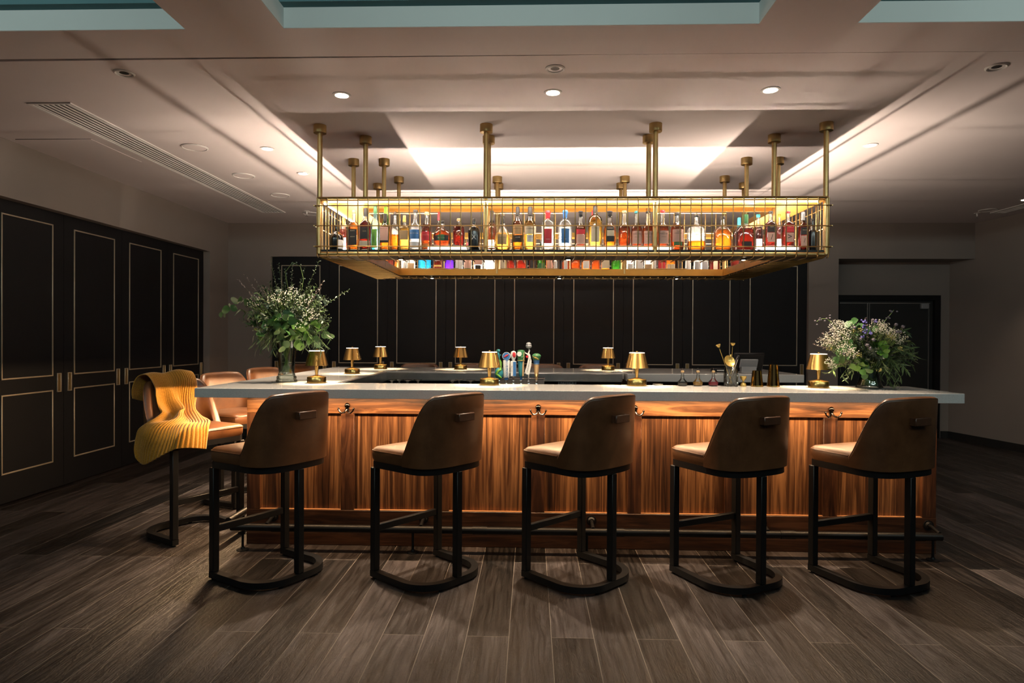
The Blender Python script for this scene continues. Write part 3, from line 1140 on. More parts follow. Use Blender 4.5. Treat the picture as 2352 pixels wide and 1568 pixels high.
ty = MB()
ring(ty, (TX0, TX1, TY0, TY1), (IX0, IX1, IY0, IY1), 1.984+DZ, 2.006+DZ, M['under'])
ring(ty, (TX0+.004, TX1-.004, TY0+.004, TY1-.004), (IX0, IX1, IY0, IY1), 2.006+DZ, ZB+DZ, M['black'])
ty.build('tray', rack, smooth=False)
fa = MB()
ring(fa, (IX0-.001, IX1+.001, IY0-.001, IY1+.001), (IX0+.006, IX1-.006, IY0+.006, IY1-.006), 1.982+DZ, 2.045+DZ, M['goldboard'])
fa.build('inner_fascia', rack, smooth=False)
tp = MB()
ring(tp, (TX0+.008, TX1-.008, TY0+.008, TY1-.008), (IX0-.012, IX1+.012, IY0-.012, IY1+.012), 2.380+DZ, 2.392+DZ, M['goldboard'])
ring(tp, (IX0-.012, IX1+.012, IY0-.012, IY1+.012), (IX0, IX1, IY0, IY1), 2.354+DZ, 2.398+DZ, M['goldboard'])
tp.build('top_board', rack, smooth=False)


def loop(x0, x1, y0, y1, z, r=0):
    if not r:
        return [(x0, y0, z), (x1, y0, z), (x1, y1, z), (x0, y1, z)]
    out = []
    for cx, cy, a0 in ((x1-r, y0+r, -90), (x1-r, y1-r, 0), (x0+r, y1-r, 90), (x0+r, y0+r, 180)):
        for k in range(5):
            a = R(a0+90*k/4)
            out.append((cx+r*math.cos(a), cy+r*math.sin(a), z))
    return out


fr_ = MB()
fr_.tube(loop(OX0+.012, OX1-.012, OY0+.012, OY1-.012, 2.398+DZ, .012), .0105, M['bronze'], 8, closed=True)
fr_.tube(loop(OX0+.022, OX1-.022, OY0+.022, OY1-.022, 1.990+DZ, .02), .0165, M['bronze'], 10, closed=True)
for x in (OX0+.020, OX1-.020):
    for y in (OY0+.020, OY1-.020):
        fr_.tube([(x, y, 1.99+DZ), (x, y, 2.398+DZ)], .0165, M['bronze'], 10)
fr_.build('frame', rack)
WR = .0042


def wire_panel(side):
    mb = MB()
    if side in 'fb':
        y, s_ = (OY0, 1) if side == 'f' else (OY1, -1)
        n = 49
        for i in range(n+1):
            x = OX0+.012+(OX1-OX0-.024)*i/n
            d = min(.31, abs(x-OX0), abs(OX1-x))
            mb.tube([(x, y, 2.395+DZ), (x, y, 1.992+DZ), (x, y+s_*.008, 1.974+DZ), (x, y+s_*.026, 1.966+DZ), (x, y+s_*max(.03, d), 1.966+DZ)], WR, M['bronze'], 6)
        a, b_ = OX0-.012, OX1+.012
        for z in (2.339, 2.192, 2.042):
            mb.tube([(a, y-s_*.006, z+DZ), (b_, y-s_*.006, z+DZ)], WR, M['bronze'], 6)
    else:
        x, s_ = (OX0, 1) if side == 'l' else (OX1, -1)
        n = 25
        for i in range(1, n):
            y = OY0+.012+(OY1-OY0-.024)*i/n
            d = min(.31, abs(y-OY0), abs(OY1-y))
            mb.tube([(x, y, 2.395+DZ), (x, y, 1.992+DZ), (x+s_*.008, y, 1.974+DZ), (x+s_*.026, y, 1.968+DZ), (x+s_*max(.03, d), y, 1.968+DZ)], WR, M['bronze'], 6)
        a, b_ = OY0-.012, OY1+.012
        for z in (2.339, 2.192, 2.042):
            mb.tube([(x-s_*.006, a, z+DZ), (x-s_*.006, b_, z+DZ)], WR, M['bronze'], 6)
    return mb


for sd_ in 'fblr':
    wire_panel(sd_).build('wire_mesh', rack)
for y in (IY0+.004, IY1-.004):                   # half-bay mesh gates on the inside
    for a in (IX0+.02, XM1+.04, XM2+.04):
        g = MB()
        w_ = .56
        g.tube([(a, y, 2.05+DZ), (a+w_, y, 2.05+DZ), (a+w_, y, 2.345+DZ), (a, y, 2.345+DZ)], .004, M['bronze'], 6, closed=True)
        g.tube([(a, y, 2.19+DZ), (a+w_, y, 2.19+DZ)], .003, M['bronze'], 6)
        for k in range(1, 7):
            g.tube([(a+w_*k/7, y, 2.05+DZ), (a+w_*k/7, y, 2.345+DZ)], .003, M['bronze'], 6)
        g.build('inner_gate', rack)
ROD = [(x, Y0) for x in (X0, XM1, XM2, X1)]+[(x, Y0+RW) for x in (X0+RW, XM1, XM2, X1-RW)]+[(x, YM) for x in (X0, X0+RW, X1-RW, X1)]
ROD += [(x, Y1-RW) for x in (X0+RW, XM1, XM2, X1-RW)]+[(x, Y1) for x in (X0, XM1, XM2, X1)]
for i, (x, y) in enumerate(ROD):
    rd = MB()
    rd.tube([(x, y, 2.0+DZ), (x, y, CZ-.012+DZ)], .0185, M['bronze'], 14)
    r_ = rd.build('hanging_rod', rack)
    MB().lathe([(.046, CZ-.058+DZ), (.047, CZ-.056+DZ), (.047, CZ+DZ)], M['bronze'], 24, x, y).build('ceiling_flange', r_)
# light strips: one down the middle of the tray, one under the front edge of the top board
for (x0, x1, y0, y1) in ((TX0+.06, TX1-.06, 4.793, 4.807), (TX0+.06, TX1-.06, 6.34, 6.354), (-1.438, -1.424, 4.83, 6.32), (1.979, 1.993, 4.83, 6.32)):
    MB().box(x0, x1, y0, y1, ZB+DZ, ZB+.014+DZ, M['led'], .003).build('tray_light_strip', rack)
    L_ = max(x1-x0, y1-y0)
    light('strip_light', 'AREA', ((x0+x1)/2, (y0+y1)/2, ZB+.018+DZ), LP['base']*L_/3.6, NEUT, x1-x0, y1-y0, (0, 0, 1), rack)
for (x0, x1, y0, y1) in ((TX0+.06, TX1-.06, 4.660, 4.671), (TX0+.06, TX1-.06, 6.20, 6.212), (-1.555, -1.543, 4.72, 6.42), (1.858, 1.870, 4.98, 6.17)):
    MB().box(x0, x1, y0, y1, 2.366+DZ, 2.3795+DZ, M['led'], .003).build('top_light_strip', rack)
    L_ = max(x1-x0, y1-y0)
    light('strip_light', 'AREA', ((x0+x1)/2, (y0+y1)/2, 2.362+DZ), LP['top']*L_/3.6, NEUT, x1-x0, y1-y0, (0, 0, -1), rack)
for x, y in ((-1.0, 4.86), (.28, 4.86), (1.60, 4.86), (-1.0, 6.40), (.28, 6.40), (1.45, 6.40), (-1.44, 5.57), (1.99, 5.57)):
    p = MB()
    p.lathe([(.024, 1.9835+DZ), (.024, 1.974+DZ), (.017, 1.972+DZ)], M['blackmetal'], 18, x, y)
    p = p.build('puck_light', rack)
    MB().lathe([(.0165, 1.9735+DZ), (.014, 1.9705+DZ), (.0005, 1.970+DZ)], M['bulb'], 14, x, y).build('lens', p)
    light('bulb', 'SPOT', (x, y, 1.966+DZ), LP['puck'], (1, .80, .58), None, None, (0, 0, -1), rack, R(110), .6, .015)

# ------------------------------------------------------------------ bottles
G = {'amber': glass('amber spirit', (.66, .215, .02), .16), 'deep': glass('deep amber spirit', (.34, .066, .010), .16),
     'red': glass('red brown spirit', (.19, .018, .009), .18), 'gold': glass('golden spirit', (.92, .54, .11), .15),
     'clear': glass('clear glass', (.93, .95, .93), .17), 'green': glass('green glass', (.15, .62, .2), .22),
     'aqua': glass('aqua glass', (.50, .84, .88), .16), 'sky': glass('sky blue glass', (.06, .46, .72), .25),
     'violet': glass('violet glass', (.16, .05, .50), .3), 'orange': glass('orange spirit', (.82, .26, .02), .18),
     'bottlegreen': glass('dark green glass', (.05, .16, .03), .3), 'black': plain('black glazed bottle', (.008, .008, .009), .18, spec=.6),
     'dark': glass('near black spirit', (.10, .02, .015), .3)}
SHAPES = {
    'std': ([(.90, 0), (1, .025), (1, .56), (.95, .61), (.62, .69), (.40, .75), (.36, .80), (.36, .94)], 1, 2),
    'old': ([(.92, 0), (1, .02), (1, .46), (.95, .52), (.78, .585), (.50, .64), (.44, .70), (.34, .96)], .9, 2.6),
    'jug': ([(.86, 0), (.92, .03), (1, .40), (.98, .52), (.80, .63), (.45, .70), (.27, .76), (.25, .93)], 1, 2),
    'wide': ([(.92, 0), (1, .03), (1, .46), (.95, .56), (.76, .64), (.45, .695), (.27, .73), (.25, .80), (.25, .93)], .55, 2.4),
    'tall': ([(.92, 0), (1, .02), (1, .56), (.86, .64), (.56, .70), (.42, .78), (.40, .96)], 1, 2),
    'squat': ([(.88, 0), (1, .10), (1, .46), (.85, .56), (.45, .65), (.24, .69), (.22, .78), (.22, .92)], .6, 2.3),
    'skull': ([(.86, 0), (.96, .03), (1, .55), (.95, .66), (.72, .74), (.36, .78), (.30, .82), (.30, .92)], .8, 2.3),
    'bulb': ([(.90, 0), (1, .06), (1, .30), (.92, .44), (.66, .58), (.40, .68), (.32, .74), (.30, .94)], .9, 2),
    'square': ([(.94, 0), (1, .02), (1, .58), (.94, .64), (.55, .70), (.36, .74), (.34, .95)], .8, 4.5)}


def make_bottle(w_, h, shape, gl, cap, labels=(), texts=(), fill=None, capc='ink', mono=False):
    o = thing('bottle', 'x', 'bottle')
    prof, asp, ex = SHAPES[shape]
    A = w_/2
    P = [(r*A, z*h) for r, z in prof]
    # smooth the profile once
    sm = [P[0]]
    for a, b_ in zip(P, P[1:]):
        sm += [(a[0]*.75+b_[0]*.25, a[1]*.75+b_[1]*.25), (a[0]*.25+b_[0]*.75, a[1]*.25+b_[1]*.75)]
    sm.append(P[-1])
    nn = 24

    def flat(i, r):                                     # necks stay round
        f = min(1, max(0, (r/A-.42)/.4))
        return asp+(1-asp)*(1-f)
    mb = MB()
    vs, fs = [], []

    def lathe(mb_, prof_, mat, k=1, close=True):
        vs, fs = [], []
        for i, (r, z) in enumerate(prof_):
            fy = flat(i, r)
            e_ = 2+(ex-2)*min(1, max(0, (r/A-.42)/.4))
            for q in range(nn):
                a = 2*PI*q/nn
                ca, sa = math.cos(a), math.sin(a)
                n_ = (abs(ca)**e_+abs(sa)**e_)**(-1/e_)
                vs.append((r*k*ca*n_, r*k*sa*n_*fy, z))
        for i in range(len(prof_)-1):
            for q in range(nn):
                q2 = (q+1) % nn
                fs.append((i*nn+q, i*nn+q2, (i+1)*nn+q2, (i+1)*nn+q))
        fs.append(tuple(range(nn))[::-1])
        if close:
            fs.append(tuple((len(prof_)-1)*nn+q for q in range(nn)))
        mb_.add(vs, fs, mat)
    if gl in ('amber', 'deep', 'gold', 'red', 'orange') and not fill:
        fill, gl = (gl, P[3][1]/h+.055), 'clear'
    lathe(mb, sm, G[gl])
    body = mb.build('glass_body', o, angle=60)
    if fill:
        lv = fill[1]*h
        lq = [(r, z) for r, z in sm if z < lv]
        lq = [(lq[0][0], .006)]+[q for q in lq if q[1] > .008]
        lq.append((lq[-1][0], lv))
        f = MB()
        lathe(f, lq, G[fill[0]], .93)
        f.build('liquid', body, angle=60)
    rn = P[-1][0]
    zt = P[-1][1]
    cm = M[capc]
    c_ = MB()
    if cap == 'tall':
        c_.lathe([(rn*1.12, zt-.14*h), (rn*1.10, zt-.08*h), (rn*.98, h-.004), (rn*.9, h), (.0005, h)], cm, 14)
    elif cap == 'short':
        c_.lathe([(rn*1.14, zt-.02*h), (rn*1.16, zt), (rn*1.2, h-.006), (rn*1.0, h), (.0005, h)], cm, 14)
    elif cap == 'wax':
        c_.lathe([(rn*1.06, zt-.13*h), (rn*1.10, zt-.02*h), (rn*1.35, zt+.005), (rn*1.3, h-.004), (rn*1.1, h), (.0005, h)], cm, 14)
    elif cap == 'long':
        c_.lathe([(rn*1.1, zt-.22*h), (rn*1.08, h-.004), (.0005, h)], cm, 14)
    elif cap == 'pour':
        c_.lathe([(rn*1.05, zt), (rn*1.2, zt+.004), (rn*1.1, zt+.014), (rn*.4, zt+.022), (.003, zt+.028)], M['ink'], 12)
        c_.tube([(0, 0, zt+.02), (0, 0, zt+.035), (.008, 0, h+.012)], .0028, M['chrome'], 8)
    if c_.v:
        c_.build('cap', o)

    def rad(z):
        for a, b_ in zip(sm, sm[1:]):
            if a[1] <= z <= b_[1]:
                return a[0]+(b_[0]-a[0])*(z-a[1])/max(1e-6, b_[1]-a[1])
        return sm[-1][0]

    def skin(x, z, off):
        r = rad(z)
        B = r*flat(0, r)
        e_ = 2+(ex-2)*min(1, max(0, (r/A-.42)/.4))
        q = max(0, 1-min(1, abs(x/r))**e_)
        return (x, -B*q**(1/e_)-off, z)
    lab = None
    for i, (z0, z1, k, colr) in enumerate(labels):
        m_ = MB()
        rows = []
        for j in range(4):
            z = h*(z0+(z1-z0)*j/3)
            rr = min(rad(h*z0), rad(h*z1), A)
            rows.append([skin(rr*k*(q/6-1), z, .0009+.0004*i) for q in range(13)])
        m_.grid(rows, M[colr])
        l_ = m_.build('label', o, smooth=True)
        lab = lab or l_
    for string, z, sz, colr in texts:
        m_ = MB()
        vert = string.startswith('|')
        if vert:
            m_.text(string[1:], sz, M[colr], lambda x, y: skin(max(-A*.9, min(A*.9, -y)), z*h+x, .0022))
        else:
            m_.text(string, sz, M[colr], lambda x, y: skin(max(-A*.95, min(A*.95, x)), z*h+y, .0022))
        m_.build('lettering', lab or body, smooth=False)
    return o


def bottle(pl, pr, pt, pb, Y, label, shape, gl, cap, labels=(), texts=(), fill=None, capc='ink', grp='bottles in the front of the hanging rack', rz=None):
    a = at(pl, 520, Y=Y)
    b_ = at(pr, 520, Y=Y)
    zt = at((pl+pr)/2, pt, Y=Y).z
    zb = ZB
    if pb and pb < 570:
        zb = ZB+.0305
    w_ = (b_.x-a.x)
    h = zt-zb
    if labels or texts:
        pass
    o = make_bottle(w_, h, shape, gl, cap, labels, texts, fill, capc)
    o.location = ((a.x+b_.x)/2, Y, zb+.0003)
    o.rotation_euler = (0, 0, random.uniform(-.08, .08) if rz is None else rz)
    o['label'] = label
    o['group'] = grp
    return o


F1, F2 = 4.722, 4.872
# lit acrylic risers some of the bottles stand on
for i, (p0, p1) in enumerate(((985, 1070), (1312, 1538), (1752, 1828))):
    x0, x1 = at(p0, 570, Y=F1).x, at(p1, 570, Y=F1).x
    o = thing('bottle_riser', 'glowing white acrylic step under the bottles, %s of the three in the rack' % ('leftmost', 'longest', 'rightmost')[i], 'riser', ((x0+x1)/2, F1, ZB))
    w_ = (x1-x0)/2
    MB().box(-w_, w_, -.048, .048, 0, .030, M['led_soft'], .003).build('lit_block', o)

L1 = 'in the front left of the rack'
bottle(757, 789, 517, 573, F1, 'squat black bottle with a white side label at the left end of the rack', 'jug', 'black', 'short', [(.05, .40, .5, 'paper')], rz=.9)
bottle(779, 799, 500, 573, F2, 'red brown bottle with gold cap behind the leftmost black bottle', 'std', 'red', 'tall', [(.05, .42, .8, 'paper')], capc='goldfoil')
bottle(801, 825, 483, 573, F1, 'amber bottle with a large black label, first amber one from the left', 'square', 'amber', 'short', [(.12, .52, .82, 'ink')], [('BLACK', .48, .011, 'cream'), ('RESERVE', .33, .009, 'cream')], capc='tan')
bottle(827, 852, 478, 573, F1, 'dark red bottle with tall black cap and a cream band near its foot', 'square', 'red', 'tall', [(.26, .54, .85, 'ink'), (.10, .22, .9, 'cream')], [('RUM', .44, .012, 'tan')])
bottle(852, 872, 472, 573, F1, 'tall pale aqua bottle with green lettering running up it', 'tall', 'aqua', 'tall', [(.05, .46, .6, 'lime')], [('|HERBIO', .28, .022, 'green')], capc='green')
bottle(876, 896, 474, 573, F2, 'clear bottle with lime and white neck, behind the pink label bottle', 'tall', 'green', 'long', capc='lime')
bottle(873, 897, 490, 573, F1, 'amber bottle with pink and black map label, right of the aqua bottle', 'square', 'amber', 'long', [(.26, .62, .9, 'pink'), (.20, .26, .9, 'ink')], [('MOUNT GAY', .585, .0105, 'ink')])
bottle(897, 917, 490, 573, F1, 'half full pourer bottle of amber spirit right of the pink label bottle', 'std', 'clear', 'pour', fill=('orange', .42))
bottle(918, 940, 495, 573, F1, 'golden bottle with a gold cap and brown label', 'square', 'gold', 'tall', [(.30, .56, .9, 'tan')], capc='goldfoil')
bottle(941, 967, 482, 573, F1, 'clear bottle with a wide sky blue label and black cap', 'std', 'clear', 'short', [(.27, .50, .9, 'blue'), (.05, .2, .85, 'paper')], [('Flor de Caña', .41, .0115, 'paper')])
bottle(968, 992, 487, 573, F1, 'dark amber bottle with a red brown script label, right of the sky blue label', 'std', 'deep', 'short', [(.25, .48, .9, 'red'), (.06, .17, .7, 'orange')], [('Flor de Caña', .39, .0105, 'pink')], capc='tan')
bottle(1000, 1016, 487, 573, F2, 'slim bottle with a red cap behind the wide squat bottle', 'std', 'amber', 'tall', capc='red')
bottle(995, 1037, 507, 566, F1, 'wide squat amber bottle with slanting dark green label', 'squat', 'deep', 'short', [(.20, .42, .8, 'ink'), (.22, .44, .35, 'green')], [('Flor de Caña', .31, .010, 'cream')])
bottle(1040, 1068, 502, 566, F1, 'round shouldered dark red bottle with an X of bones on it', 'skull', 'red', 'short', [], [('X', .42, .052, 'tan')], capc='tan')
bottle(1075, 1103, 502, 577, F1, 'black bottle with white crossed bones', 'skull', 'black', 'short', [], [('X', .40, .052, 'paper')])
bottle(1118, 1141, 483, 573, F2, 'orange bottle with black neck behind a brass rod', 'std', 'orange', 'long', [(.12, .30, .6, 'tan')])
bottle(1136, 1173, 497, 575, F1, 'rounded golden bottle with a woven brown label', 'bulb', 'gold', 'tall', [(.16, .46, .66, 'tan')], [('PLANTATION', .36, .0095, 'ink')])
bottle(1177, 1201, 475, 573, F1, 'amber bottle with a tall black cap and black lower label', 'std', 'amber', 'tall', [(.36, .58, .92, 'tan'), (.18, .34, .92, 'ink')], [('PLANTATION', .49, .0098, 'ink'), ('GRANDE', .29, .009, 'paper')])
bottle(1203, 1232, 475, 573, F1, 'pale gold bottle with a tall black cap and grey label', 'std', 'gold', 'tall', [(.36, .56, .9, 'cream'), (.18, .34, .55, 'paper')], [('PLANTATION', .48, .0105, 'ink'), ('3 STARS', .29, .009, 'ink')])
bottle(1243, 1274, 484, 573, F1, 'clear bottle with red label and red wax cap', 'skull', 'clear', 'wax', [(.17, .53, .58, 'red')], [('VODKA', .27, .009, 'paper')], capc='red')
bottle(1282, 1314, 483, 573, F1, 'clear bottle with dark blue label and blue wax cap', 'skull', 'clear', 'wax', [(.17, .53, .58, 'blue')], [('GIN', .27, .009, 'paper')], capc='blue')
bottle(1321, 1346, 485, 566, F1, 'amber bottle with a red and cream label on the long lit step', 'old', 'deep', 'wax', [(.34, .47, .85, 'red'), (.05, .33, .85, 'pink')], [('COPPER', .52, .010, 'cream')])
bottle(1350, 1384, 473, 566, F1, 'golden bottle with cream label and tall dark cap on the long lit step', 'skull', 'gold', 'tall', [(.10, .50, .58, 'cream')], [('BOURBON', .44, .010, 'ink')])
bottle(1353, 1372, 483, 573, F2, 'bottle with a slim red cap behind the golden cream label bottle', 'std', 'clear', 'tall', capc='red')
bottle(1386, 1415, 485, 566, F1, 'amber bottle with black and cream banded label and black cap', 'old', 'amber', 'wax', [(.44, .54, .68, 'ink'), (.28, .44, .68, 'cream'), (.12, .28, .68, 'ink')], [('COPPER', .49, .010, 'cream')])
bottle(1420, 1448, 484, 566, F1, 'red amber bottle with red lettering on the glass, left of the pink label bottles', 'old', 'deep', 'short', [], [('WHISKEY', .40, .012, 'orange'), ('RYE', .18, .012, 'orange')], capc='tan')
for pl, pr, pt, lb, cc in ((1449, 1475, 485, 'leftmost of the four pink label bottles, with a teal neck strip', 'teal_l'), (1475, 1502, 485, 'second of the four pink label bottles, left of the rod', 'ink'), (1508, 1536, 483, 'third of the four pink label bottles, right of the rod', 'red')):
    bottle(pl, pr, pt, 566, F1, 'amber bottle, '+lb, 'old', 'deep', 'short', [(.06, .42, .8, 'pink')], [('OLD', .38, .011, 'ink'), ('FORESTER', .335, .0125, 'ink'), ('BOURBON', .25, .007, 'ink')], capc=cc)
bottle(1540, 1571, 488, 575, F1, 'amber bottle with black cap, rightmost of the four pink label bottles', 'std', 'deep', 'short', [(.22, .54, .8, 'pink'), (.12, .215, .62, 'green')], [('OLD', .48, .009, 'ink'), ('FORESTER', .435, .011, 'ink')])
bottle(1578, 1621, 492, 573, F1, 'wide clear bottle a third full of amber, with a steel pourer', 'wide', 'clear', 'pour', [], [('WOODFORD RESERVE', .42, .0115, 'paper')], fill=('orange', .26))
bottle(1639, 1681, 497, 573, F1, 'wide amber flask with pale lettering, standing alone near the right', 'wide', 'amber', 'short', [], [('WOODFORD RESERVE', .44, .0115, 'cream')])
bottle(1690, 1735, 492, 573, F1, 'wide dark red flask with dark cap, right of the amber flask', 'wide', 'red', 'long', [(.08, .24, .5, 'ink')], [('WOODFORD RESERVE', .44, .0115, 'pink')], capc='green')
bottle(1683, 1712, 499, 573, F2, 'dark red flask half hidden behind the other wide dark red flask', 'wide', 'red', 'long', capc='teal_l')
bottle(1731, 1752, 492, 573, F2, 'red brown bottle with a narrow cream label, right of the dark red flasks', 'std', 'red', 'short', [(.10, .36, .6, 'cream')], capc='teal_l')
bottle(1757, 1783, 485, 566, F1, 'dark bottle with a pink square label bearing a long diagonal stroke', 'square', 'red', 'short', [(.40, .60, .75, 'ink'), (.12, .38, .7, 'pink')], [('WHIP', .54, .010, 'cream'), ('/', .25, .055, 'ink')])
bottle(1783, 1797, 492, 573, F2, 'slim red bottle with a white label between two pink label bottles', 'std', 'red', 'short', [(.08, .36, .9, 'paper')], capc='orange')
bottle(1796, 1823, 485, 566, F1, 'dark red bottle with red band and pink square label bearing an arrow', 'square', 'red', 'short', [(.40, .60, .75, 'red'), (.12, .38, .7, 'pink')], [('RYE', .54, .010, 'pink'), ('>', .26, .060, 'ink')], capc='red')
bottle(1833, 1856, 486, 573, F1, 'black bottle with a pale square label near the right end', 'square', 'dark', 'long', [(.40, .58, .75, 'ink'), (.12, .38, .7, 'pink')], [('BLACK', .52, .009, 'cream'), ('/', .25, .045, 'ink')], capc='grey')
bottle(1858, 1875, 502, 573, F1, 'slim black bottle at the right end of the rack front', 'std', 'black', 'short')

# bottles in the far side of the rack, seen under the front tray
FAR = [(886, 904, 'dark', 'std', []), (906, 916, 'amber', 'std', []), (921, 935, 'clear', 'std', [(.04, .40, .9, 'paper')]), (936, 954, 'clear', 'square', [(.05, .30, .8, 'tan')]),
       (961, 990, 'sky', 'std', []), (993, 1018, 'dark', 'wide', [(.18, .24, .7, 'goldfoil')]), (1022, 1042, 'violet', 'square', []), (1046, 1063, 'clear', 'square', [(.02, .45, .95, 'paper')]),
       (1065, 1084, 'clear', 'std', [(.12, .40, .85, 'pink'), (.04, .12, .85, 'green')]), (1088, 1109, 'clear', 'square', [(.04, .22, .6, 'ink'), (.24, .42, .9, 'pink')]), (1110, 1138, 'clear', 'jug', []),
       (1147, 1163, 'gold', 'std', [(.05, .40, .85, 'cream')]), (1164, 1182, 'red', 'square', []), (1183, 1211, 'red', 'wide', []), (1215, 1233, 'dark', 'square', [(.08, .40, .8, 'ink')]), (1234, 1252, 'bottlegreen', 'std', [(.05, .28, .85, 'green')]),
       (1254, 1271, 'orange', 'std', [(.06, .4, .8, 'pink')]), (1272, 1280, 'clear', 'tall', [(.05, .4, .9, 'paper')]), (1281, 1288, 'black', 'tall', []), (1290, 1308, 'deep', 'std', [(.06, .4, .5, 'paper')]), (1310, 1333, 'deep', 'old', [(.05, .15, .7, 'orange')]),
       (1335, 1356, 'amber', 'old', [(.12, .4, .7, 'paper')]), (1358, 1378, 'deep', 'square', []), (1380, 1400, 'amber', 'square', [(.12, .45, .9, 'cream')]), (1404, 1426, 'bottlegreen', 'std', []), (1437, 1456, 'clear', 'jug', [(.1, .3, .7, 'paper')]),
       (1458, 1477, 'clear', 'square', [(.05, .4, .9, 'paper')]), (1479, 1497, 'clear', 'std', [(.05, .28, .9, 'tan')]), (1498, 1508, 'clear', 'tall', [(.04, .4, .9, 'paper')]), (1510, 1529, 'red', 'std', [(.08, .32, .85, 'red')]), (1530, 1550, 'amber', 'square', [(.05, .26, .9, 'cream')]),
       (1551, 1564, 'black', 'std', []), (1574, 1587, 'clear', 'std', [(.05, .4, .9, 'paper')]), (1593, 1608, 'clear', 'std', [(.08, .40, .8, 'grey')]), (1609, 1626, 'clear', 'square', [(.08, .40, .8, 'grey')]), (1630, 1652, 'dark', 'square', [(.1, .42, .45, 'cream')])]
cn = {'dark': 'near black', 'amber': 'amber', 'clear': 'clear', 'sky': 'bright sky blue', 'violet': 'violet', 'gold': 'golden', 'red': 'dark red', 'deep': 'deep amber', 'bottlegreen': 'dark green', 'orange': 'orange', 'black': 'black'}
ln = {'paper': 'white', 'tan': 'tan', 'goldfoil': 'gold', 'pink': 'pink', 'ink': 'black', 'cream': 'cream', 'green': 'green', 'orange': 'orange', 'grey': 'grey', 'red': 'red'}
ordn = ['', 'first', 'second', 'third', 'fourth', 'fifth', 'sixth', 'seventh', 'eighth', 'ninth', 'tenth', 'eleventh']
seen = {}
descs = [(cn[g]+' bottle'+((' with a %s label' % ln[lb[0][3]]) if lb else ' without a label')) for _, _, g, _, lb in FAR]
for (pl, pr, g, shp, lb), ds in zip(FAR, descs):
    seen[ds] = seen.get(ds, 0)+1
    tot = descs.count(ds)
    lab = ds+' in the far row of the rack' if tot == 1 else '%s, %s such from left in far rack row' % (ds, ordn[seen[ds]])
    a, b_ = at(pl, 610, Y=6.285).x, at(pr, 610, Y=6.285).x
    hh_ = random.uniform(.26, .315)
    o = make_bottle(b_-a, hh_, shp, g, random.choice(['tall', 'short', 'short', 'pour']), lb, (), None, random.choice(['ink', 'ink', 'red', 'tan', 'goldfoil']))
    o.location = ((a+b_)/2, 6.285, ZB+.0003)
    o['label'] = lab
    o['group'] = 'bottles in the far side of the hanging rack'
for x, y, g, shp, w_, lb, ds in ((-1.36, 5.30, 'sky', 'square', .09, [], 'bright blue bottle in the left side of the rack'), (-1.36, 5.55, 'clear', 'std', .08, [(.1, .5, .8, 'paper')], 'clear bottle with a white label in the left side of the rack'), (-1.36, 5.82, 'amber', 'std', .08, [], 'amber bottle in the left side of the rack'),
                                  (1.90, 5.12, 'red', 'std', .08, [(.1, .4, .8, 'paper')], 'red brown bottle with white label in the right side of the rack, nearest'), (1.90, 5.34, 'red', 'square', .085, [(.1, .4, .8, 'ink')], 'red brown bottle with black label in the right side of the rack'), (1.90, 5.72, 'dark', 'std', .08, [], 'near black bottle in the right side of the rack'), (1.90, 6.0, 'red', 'jug', .09, [], 'bright red flask at the far end of the right side of the rack')):
    o = make_bottle(w_, .30, shp, g, 'short', lb)
    o.location = (x, y, ZB+.0003)
    o['label'] = ds
    o['group'] = 'bottles in the sides of the hanging rack'


# ------------------------------------------------------------------ things on the counter
CT = 1.05
G['b_dark'] = glass('black bitters', (.10, .05, .05), .5)
G['b_amber'] = plain('amber bitters', (.55, .26, .035), .3)
G['b_red'] = plain('crimson bitters', (.36, .010, .03), .3)
CRYSTAL = glass('cut crystal ridges', (.95, .94, .90), .35, .5)
CLEAR = glass('thin clear glassware', (.93, .96, .94), .05, .2)
VASEG = glass('greenish vase glass', (.84, .94, .88), .025, .15)
WATER = glass('vase water', (.92, .96, .90), .02, .02)

for x, y, g, lb in ((1.052, 4.455, 'b_dark', 'small flask shaped dropper bottle of black bitters, leftmost of the three'), (1.160, 4.462, 'b_amber', 'small flask shaped dropper bottle of amber bitters, in the middle of the three'), (1.268, 4.468, 'b_red', 'small flask shaped dropper bottle of crimson bitters, beside the cut glass jar')):
    o = thing('bitters_bottle', lb, 'bottle', (x, y, CT), 0, 'bitters bottles on the counter')
    b_ = MB().lathe([(.020, 0), (.030, .004), (.0345, .020), (.033, .028), (.016, .046), (.0105, .058), (.0095, .088), (.011, .092), (.0005, .092)], CLEAR, 22).build('glass_body', o)
    MB().lathe([(.018, .003), (.0285, .006), (.033, .020), (.0305, .029), (.0005, .0295)], G[g], 20).build('liquid', b_)
    MB().lathe([(.0098, .0925), (.0115, .096), (.0115, .104), (.007, .107)], M['tan'], 14).build('stopper', o)
    MB().lathe([(.0035, .107), (.003, .116), (.0018, .127), (.0005, .127)], M['chrome'], 10).build('dropper', o)

mg = thing('mixing_glass', 'cut crystal mixing glass holding gold bar tools on the counter', 'glass', (1.385, 4.452, CT))
nn_ = 40
vs_ = []
MB().lathe([(.044, 0), (.047, .004), (.047, .140), (.0445, .1405), (.0445, .014), (.0005, .014)], CLEAR, 40).build('glass_wall', mg)
ct_ = MB()
for k in range(14):
    for d in (-1, 1):
        pts = [(.0476*math.cos(2*PI*(k+d*q*1.6/7)/14), .0476*math.sin(2*PI*(k+d*q*1.6/7)/14), .014+.080*q/7) for q in range(8)]
        ct_.tube(pts, .0017, CRYSTAL, 5)
ct_.build('cut_pattern', mg)


def bar_tool(name, label, base, tip, build):
    o = thing(name, label, 'bar tool', base)
    build(o, Vector(tip)-Vector(base))
    return o


